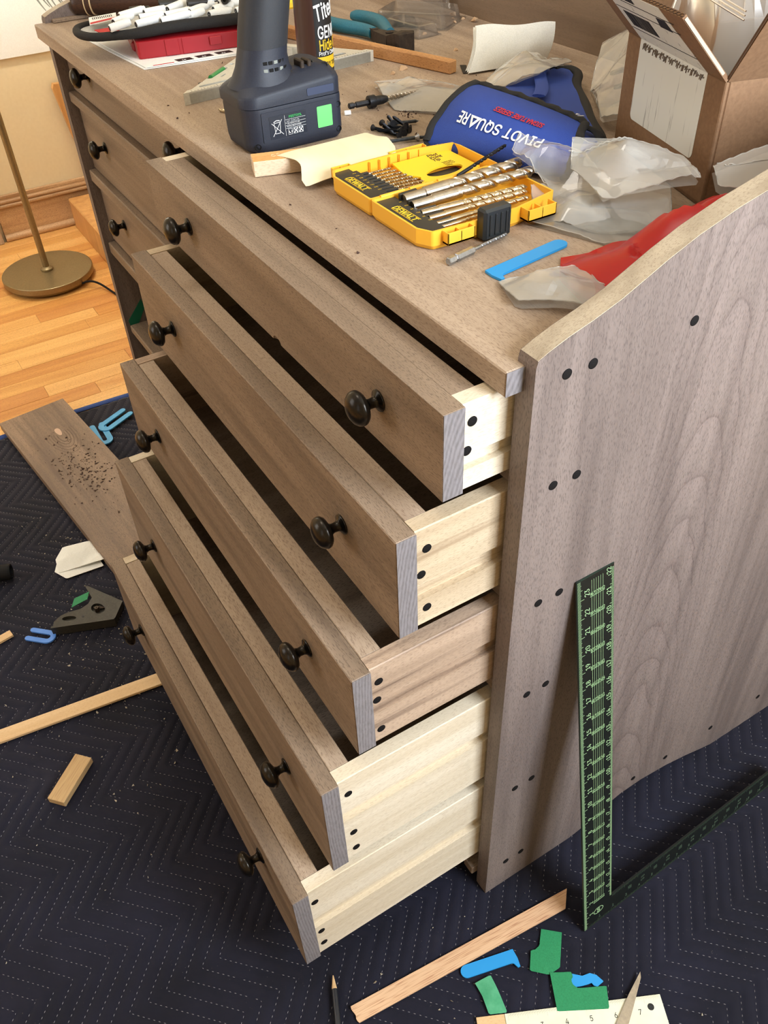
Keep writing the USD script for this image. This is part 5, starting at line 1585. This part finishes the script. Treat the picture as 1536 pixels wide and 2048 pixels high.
# ---- plastic bags
def film_bag(label, outline, ctrl, seed, mat=film_clear, crumple=.006, sites=26, gap=.004, zip_line=None, cat='plastic bag', name='plastic_bag', res=.006, smooth=40):
    cx, cy = np.mean([p[0] for p in outline]), np.mean([p[1] for p in outline])
    t = Thing(name, label, cat, (cx, cy, T))
    up, lo = bag(outline, [(x, y, T + z) for x, y, z in ctrl], seed, crumple, sites, gap, res, T + .0016)
    t.part('upper_film', up, mat, 18)
    t.part('lower_film', lo, film_clear, 25)
    # welded rim
    v = up[0]
    e = np.array(Polygon(outline).exterior.coords)
    from scipy.spatial import cKDTree as KD
    ls = shapely.geometry.LineString(e)
    pts = np.array([ls.interpolate(s).coords[0] for s in np.arange(0, ls.length, .004)])
    z = v[KD(v[:, :2]).query(pts)[1], 2]
    t.part('rim', tube(np.column_stack([pts, z]), .0005, 5), film_milky, 60)
    if zip_line:
        for off in (0, .003):
            q = np.array([np.array(zip_line[0]) + (np.array(zip_line[1]) - zip_line[0]) * s for s in np.linspace(0, 1, 24)]) + off * .7
            z = v[KD(v[:, :2]).query(q)[1], 2] + .0006
            t.part('zip_closure', tube(np.column_stack([q, z]), .0007, 5), film_milky, 60)
    return t


film_bag('clear bag with a folded up corner standing against the blue pouch', [(-.2250, .2100), (-.2880, .1980), (-.3020, .2180), (-.2500, .2480), (-.2120, .2500), (-.1900, .2200)],
         [(-.3020, .2160, .050), (-.2880, .1990, .041), (-.2620, .2260, .042), (-.2300, .2050, .012), (-.2120, .2480, .026), (-.1900, .2200, .006)], 101, crumple=.008, sites=18)
film_bag('clear zip bag bulging in front of the cardboard box', [(-.2450, .2380), (-.1900, .2780), (-.1560, .2960), (-.1090, .2740), (-.1420, .2360), (-.1620, .2080), (-.2180, .2160)],
         [(-.2450, .2360, .052), (-.1900, .2760, .056), (-.1560, .2940, .050), (-.1100, .2740, .047), (-.1480, .2360, .040), (-.1640, .2080, .030), (-.2180, .2160, .040), (-.180, .248, .062)], 102, film_milky, .007, 24, zip_line=((-.2330, .2240), (-.2000, .2700)))
film_bag('clear bag lying in front of the blue pouch, below the bulging bag', [(-.2520, .1960), (-.2080, .1680), (-.1500, .1980), (-.1080, .2480), (-.1500, .2820), (-.2060, .2560)],
         [(-.2520, .1960, .010), (-.2080, .1680, .003), (-.1500, .1980, .004), (-.1080, .2480, .008), (-.1500, .2820, .022), (-.2060, .2560, .024), (-.185, .218, .026)], 103, film_milky, .007, 26, zip_line=((-.1400, .2100), (-.1140, .2460)))
film_bag('flat clear bag on the dresser top between the yellow case and the red bag', [(-.2100, .1560), (-.1300, .1860), (-.1040, .2300), (-.1500, .2600), (-.2160, .2120)],
         [(-.2100, .1560, .0025), (-.1300, .1860, .0025), (-.1040, .2300, .004), (-.1500, .2600, .006), (-.2160, .2120, .005)], 104, film_clear, .0035, 20)
film_bag('small clear bag in the corner at the front end of the curved end panel', [(-.1275, .0620), (-.0830, .0470), (-.0400, .0930), (-.0320, .1260), (-.0640, .1160), (-.1040, .1320)],
         [(-.1275, .0620, .004), (-.0830, .0470, .006), (-.0400, .0930, .006), (-.0320, .1260, .010), (-.1040, .1320, .006), (-.075, .095, .018)], 105, film_milky, .0045, 20)
film_bag('clear zip bag standing in the corner between the box and the curved end panel', [(-.1080, .2850), (-.0860, .2700), (-.0290, .3000), (-.0270, .4000), (-.0700, .4000), (-.0960, .3300)],
         [(-.1080, .2850, .056), (-.0860, .2700, .046), (-.0290, .3000, .050), (-.0270, .4000, .078), (-.0700, .3900, .080), (-.0960, .3300, .066)], 106, film_milky, .004, 14, zip_line=((-.1000, .2900), (-.0700, .3300)))
film_bag('flattened clear bag under the tip of the countersink bit', [(-.6750, .2660), (-.6260, .2500), (-.5750, .2360), (-.5020, .2880), (-.4900, .3480), (-.5700, .3620), (-.6500, .3400)],
         [(-.6750, .2660, .003), (-.6260, .2500, .008), (-.5750, .2360, .003), (-.5020, .2880, .004), (-.4900, .3480, .006), (-.5700, .3620, .004), (-.6500, .3400, .004), (-.600, .300, .016)], 107, film_milky, .006, 24)
film_bag('milky bag peeking out between the folded towel and the blue pouch', [(-.5620, .3700), (-.5150, .3400), (-.4800, .3900), (-.5000, .4600), (-.5480, .4720), (-.5900, .4400)],
         [(-.5620, .3700, .014), (-.5150, .3400, .020), (-.4800, .3900, .040), (-.5000, .4600, .036), (-.5480, .4720, .030), (-.5900, .4400, .020), (-.535, .41, .046)], 108, film_milky, .008, 22)
film_bag('clear bag of dark hardware standing between the blue pouch and the cardboard box', [(-.4460, .4460), (-.3640, .3900), (-.3360, .3950), (-.3620, .4700), (-.4400, .5150), (-.4800, .4900)],
         [(-.4460, .4460, .016), (-.3640, .3900, .010), (-.3360, .3950, .020), (-.3620, .4600, .082), (-.4400, .5150, .088), (-.4800, .4900, .060), (-.40, .45, .058)], 109, film_milky, .009, 26)
for k, (x, y, z) in enumerate(((-.392, .447, .034), (-.416, .462, .042), (-.372, .428, .022))):
    single('metal_fitting', place(lathe([(.004, -.002), (.011, -.002), (.012, 0), (.011, .002), (.004, .002), (.004, -.002)], 24), (x, y, T + z), (.8, .4, .4), (-.3, .9, -.2), (-.4, .1, .85)), forged, ('dark round fitting inside the bag by the cardboard box, lowest of three', 'dark round fitting inside the bag by the cardboard box, topmost of three', 'dark round fitting inside the bag by the cardboard box, nearest the box')[(0, 1, 2)[k]], 'fitting', 40)
# the bag that stands up out of the box
t = Thing('packing_bag', 'large clear plastic bag bulging out of the cardboard box', 'plastic bag', tuple(BO + BA * .1 + BB * .1 + UP * .1))
rings = []
r = np.random.default_rng(77)
for k, (zz, sx, sy) in enumerate(((.030, .080, .092), (.070, .086, .098), (.112, .084, .096), (.150, .080, .090), (.185, .070, .080), (.205, .045, .055), (.212, .012, .014))):
    a = np.arange(48) * 2 * np.pi / 48
    g = np.column_stack([BWD / 2 + sx * np.sign(np.cos(a)) * np.abs(np.cos(a)) ** .6, BDP / 2 + sy * np.sign(np.sin(a)) * np.abs(np.sin(a)) ** .6, np.full(48, zz)])
    if zz > .1:
        g += (np.stack([meshkit.noise(g * 38, 3 + q) for q in range(3)], -1) - .5) * .030
    rings.append(g)
v, f = loft(rings)
m = trimesh.Trimesh(v, f, process=False)
t.part('film', bpl((np.array(m.vertices), np.array(m.faces))), film_box, 25)
t.part('zip_closure', [bpl(tube(curve([(.02, .018, .158 + q), (.08, .010, .168 + q), (.14, .020, .176 + q), (.185, .06, .182 + q)], 24), .0008, 5)) for q in (0, .0035, .007)], film_milky, 60)

# ---- red bag against the end panel
ol = [(-.1330, .1360), (-.1020, .1080), (-.0560, .0960), (-.0300, .1180), (-.0245, .2000), (-.0245, .3060), (-.0560, .2960), (-.0900, .2480), (-.1130, .2060), (-.1230, .1720)]
ct = [(-.1330, .1360, .004), (-.1020, .1080, .004), (-.0560, .0980, .003), (-.0300, .1200, .006), (-.0245, .2000, .052), (-.0245, .3060, .060), (-.0560, .2960, .044), (-.0900, .2480, .036), (-.1130, .2060, .012), (-.1230, .1720, .008), (-.0950, .1450, .020), (-.0700, .1900, .045), (-.0620, .2300, .056), (-.0450, .1600, .034)]
t = Thing('red_bag', 'crumpled glossy red plastic bag lying against the curved end panel', 'plastic bag', (-.07, .19, T))
v, f = plan_sheet(ol, [(x, y, T + z) for x, y, z in ct], .0045, .0095, 40, 55, .0015, T + .0016)
t.part('upper_film', (v, f), red_film, 14)
v2, f2 = plan_sheet(ol, [(x, y, T + max(.001, z * .3)) for x, y, z in ct], .007, .001, 8, 56, 0, T + .0010)
t.part('lower_film', (v2, f2[:, ::-1]), red_film, 30)

# ---- left end of the top: mallet, red case, bit organiser, leaflet
t = Thing('leaflet', 'white printed leaflet with black and red print under the red case', 'leaflet', (-1.05, .12, T))
t.part('sheet', prism([(-.9650, .0405), (-1.2250, .0215), (-1.2100, .1500), (-.9400, .2150)], .0012, T + .0004), paper_white)
t.part('folded_sheet', prism([(-.9660, .0440), (-1.1900, .0300), (-1.1700, .1700), (-.9450, .2100)], .0010, T + .0022), paper_white)
for k in range(3):
    y = .0950 + .032 * k
    t.part('printed_block', prism([(-.9625 + .0012 * k, y), (-.9760 + .0012 * k, y - .002), (-.9740 + .0012 * k, y + .022), (-.9605 + .0012 * k, y + .024)], .0002, T + .0033), black_print)
    t.part('printed_mark', text(('18', '24', '32')[k], .0040, (-.9640 + .0012 * k, y + .006, T + .0035), (0, 1, 0), (-1, 0, 0), UP, .0001, True), white_print)
t.part('red_stripe', prism([(-.9655, .0560), (-.9680, .0560), (-.9650, .0880), (-.9625, .0880)], .0002, T + .0033), red_print)

t = Thing('red_case', 'red plastic case with a small catch lying on the leaflet', 'tool case', (-1.04, .13, T))
rc, ru = np.array([-1.0105, .0500, T + .0034]), np.array([.2150, .9766, 0])
rv = np.array([-.9766, .2150, 0])


def rcase(mesh):
    return place(mesh, rc, ru, rv, UP)


t.part('base', rcase(loft([ring3(rrect(.001, .205, .001, .088, .004), 0), ring3(rrect(0, .206, 0, .089, .004), .002), ring3(rrect(0, .206, 0, .089, .004), .0230), ring3(rrect(.001, .205, .001, .088, .004), .0238)])), red_plastic, 30)
t.part('front_panel', rcase(bx(.0420, .0630, -.0018, .002, .001, .0225, .0006)), red_plastic)
t.part('front_panel', rcase(bx(.0680, .1600, -.0012, .002, .001, .0225, .0006)), red_plastic)
t.part('catch', rcase(bx(.1100, .1290, -.0055, .001, .0085, .0205, .001)), red_plastic)
t.part('end_tray', rcase(bx(-.004, .020, .040, .120, .002, .0170, .003)), red_plastic)
t.part('lid', rcase(bx(.002, .204, .092, .175, .0005, .0180, .003)), red_plastic)
t.part('sticker', rcase(bx(.0005, .030, .110, .172, .0181, .0186, .0001)), red_print)

t = Thing('bit_organiser', 'black cloth bit organiser opened on the red case', 'tool roll', (-1.04, .12, T + .03))
bd = [(-1.1400, .0260, .0330), (-1.1240, -.0040, .0330), (-1.0860, -.0095, .0330), (-1.0560, .0030, .0335), (-1.0360, .0280, .0350), (-1.0190, .0580, .0370), (-1.0140, .0880, .0385), (-1.0070, .1300, .0395), (-.9980, .1600, .0400), (-.9830, .2130, .0410), (-.9900, .2800, .0410)]
ol = [p[:2] for p in bd] + [(-1.1200, .2700), (-1.1600, .1300)]
hgt = bd + [(-1.1200, .2700, .042), (-1.1600, .1300, .037), (-1.06, .12, .039)]
v, f = plan_sheet(ol, [(x, y, T + z) for x, y, z in hgt], .008, .001, 8, 91)
t.part('pad', shell(v, f, .004), grainy('pale_grey_lining', rgb(186, 186, 182), rgb(206, 206, 202), .8, 300))
eg = curve([(x, y, T + z) for x, y, z in bd], 60)
t.part('binding', tube(eg, np.interp(np.linspace(0, 1, 60), [0, .35, .5, 1], [.0062, .0062, .0082, .0082]), 12), black_cloth, 60)
t.part('red_patch', prism([(-1.0560, .0120), (-1.0780, .0100), (-1.0760, .0400), (-1.0480, .0400)], .001, T + .0375), red_print)
r = np.random.default_rng(19)
tb0 = None
labels = ['white plastic bit sleeve lying in the black organiser']
for k in range(16):
    y = .022 + .0128 * k + r.uniform(-.002, .002)
    x = -1.036 - .018 * (k % 3) + .0022 * k + r.uniform(-.004, .004)
    loc, rz, ti = (x, y, T + .0465 + .0035 * (k % 3)), math.radians(100 + r.uniform(-22, 22)), rotmat((0, 1, 0), r.uniform(-.14, .02))
    nth = '%s white plastic bit sleeve from the left end of the black organiser' % ORD[k]
    if tb0 is None:
        tb0 = Thing('bit_sleeve', nth, 'bit sleeve', loc, rz, 'white sleeves in the black organiser', tilt=ti)
        tb0.part('sleeve', loft([np.column_stack([np.full(20, xx), rr_ * np.cos(np.arange(20) * .314), rr_ * np.sin(np.arange(20) * .314)]) for xx, rr_ in ((0, .0048), (.001, .0056), (.030, .0056), (.0305, .0048), (.033, .0046))]), paper_white, 40, local=True)
        tb0.part('end_ring', lathe([(.0012, -.0004), (.0036, -.0004), (.0036, .0002), (.0012, .0002)], 16, (0, 0, 0), (1, 0, 0)), steel_dark, local=True)
    else:
        tb0.copy(loc, rz, nth, tilt=ti, scale=(1 + r.uniform(0, .5), 1., 1.))
t0 = None
for k, (x, y, a) in enumerate(((-1.075, .070, 60), (-1.082, .120, 58), (-1.050, .155, 62), (-1.062, .190, 66), (-1.02, .205, 120))):
    loc, rz = (x, y, T + .055 + .0015 * k), math.radians(a + 20)
    nth = '%s grey and black socket driver from the left on the black organiser' % ORD[k]
    if t0 is None:
        t0 = Thing('socket_driver', nth, 'driver bit', loc, rz, 'drivers on the black organiser')
        t0.part('socket', lathe([(.003, 0), (.0062, 0), (.0066, .001), (.0066, .016), (.0050, .019), (.0050, .030), (.0030, .032), (.0001, .032)], 18, (0, 0, 0), (1, 0, 0)), black_plastic, 40, local=True)
        t0.part('shaft', lathe([(.0028, .030), (.0028, .062), (.0001, .063)], 12, (0, 0, 0), (1, 0, 0)), zinc, 40, local=True)
    else:
        t0.copy(loc, rz, nth)
single('yellow_tag', bx(-1.012, -.985, .285, .312, T + .040, T + .052, .003), yellow_print, 'small yellow plastic tag behind the drill handle', 'tag')
t = Thing('barcode_card', 'small white barcode card with a red edge lying on the black organiser', 'card', (-1.11, .035, T + .043))
t.part('card', prism([(-1.1312, .0192), (-1.1357, .0650), (-1.0964, .0530), (-1.0836, .0066)], .001, T + .0440), paper_white)
t.part('red_edge', prism([(-1.0850, .0080), (-1.0970, .0520), (-1.1060, .0550), (-1.0950, .0110)], .0003, T + .0451), red_print)
t.part('barcode', [prism([(-1.1260 + .0006 * 0, .0230 + .0030 * q), (-1.1120, .0200 + .0030 * q), (-1.1122, .0200 + .0030 * q + .0013), (-1.1262, .0230 + .0030 * q + .0013)], .0002, T + .0451) for q in range(11)], black_print, kind='stuff')

t = Thing('mallet', 'dark turned wooden handle with two pale rings lying at the left end', 'mallet', (-1.3650, .0560, T + .0240), math.atan2(.29, .20) - .03, tilt=rotmat((0, 1, 0), -.015))
prof = [(.0001, 0), (.010, 0), (.016, .003), (.019, .009), (.0195, .020), (.0180, .026), (.0195, .0285), (.0195, .036), (.0185, .0385), (.0200, .060), (.0212, .110), (.0205, .160), (.0195, .190), (.0200, .230), (.0215, .290), (.0001, .291)]
t.part('handle', lathe(prof, 40, (0, 0, 0), (1, 0, 0)), mallet_wood, 40, local=True)
for x in (.0265, .0375, .192, .2):
    t.part('ring', lathe([(.0180, x), (.0203 if x < .1 else .0206, x + .0004), (.0203 if x < .1 else .0206, x + .0022), (.0180, x + .0026)], 40, (0, 0, 0), (1, 0, 0)), ivory, 40, local=True)

# ---- crumbs
r = np.random.default_rng(66)
c0 = None
CH = ['large pale wood chip at the foot of the back board', 'pale wood chip at the foot of the back board, furthest left', 'pale wood chip at the foot of the back board, between two others', 'small pale wood chip just in front of the back board', 'pale wood chip left of the folded paper towel',
      'curled pale wood chip beside the end of the brown stick', 'pale wood chip in front of the curled one by the brown stick', 'pale wood chip beside the clamshell package', 'tiny pale wood chip behind the end nippers', 'pale wood chip behind the silver screws']
for k, (x, y, s) in enumerate(((-.8775, .5802, .0065), (-.9348, .5784, .006), (-.9041, .5760, .0042), (-.8922, .5528, .0038), (-.7562, .4574, .0042), (-.7225, .3411, .0070), (-.7129, .3193, .0046), (-.8650, .4730, .0045), (-.9150, .5650, .003), (-.4600, .2230, .004))):
    if c0 is None:
        c0 = Thing('wood_chip', CH[k], 'wood chip', (x, y, T + s * .7), 0, 'pale wood chips on the dresser top')
        c0.part('chip', hull(r.normal(0, 1, (14, 3)) * [.0045, .0032, .0026]), debris_wood, local=True)
    else:
        c0.copy((x, y, T + s * .42), r.uniform(0, 6), CH[k], scale=(s / .0065,) * 3)
dd = []
for cx, cy, sx, num in ((-.552, .243, .012, 46), (-.31, -.005, .06, 14), (-.7, .2, .15, 30), (-.56, .30, .04, 16), (-.7, .5, .12, 20)):
    for _ in range(num):
        x, y, s = r.normal(cx, sx), r.normal(cy, sx), r.uniform(.0003, .0011)
        if -1.3 < x < -.05 and -.01 < y < .57:
            dd.append(move(hull(r.normal(0, 1, (6, 3)) * s), (x, y, T + s * .8)))
single('dust', dd, debris_dark, 'tiny brown sanding specks on the dresser top', 'dust', kind='stuff')
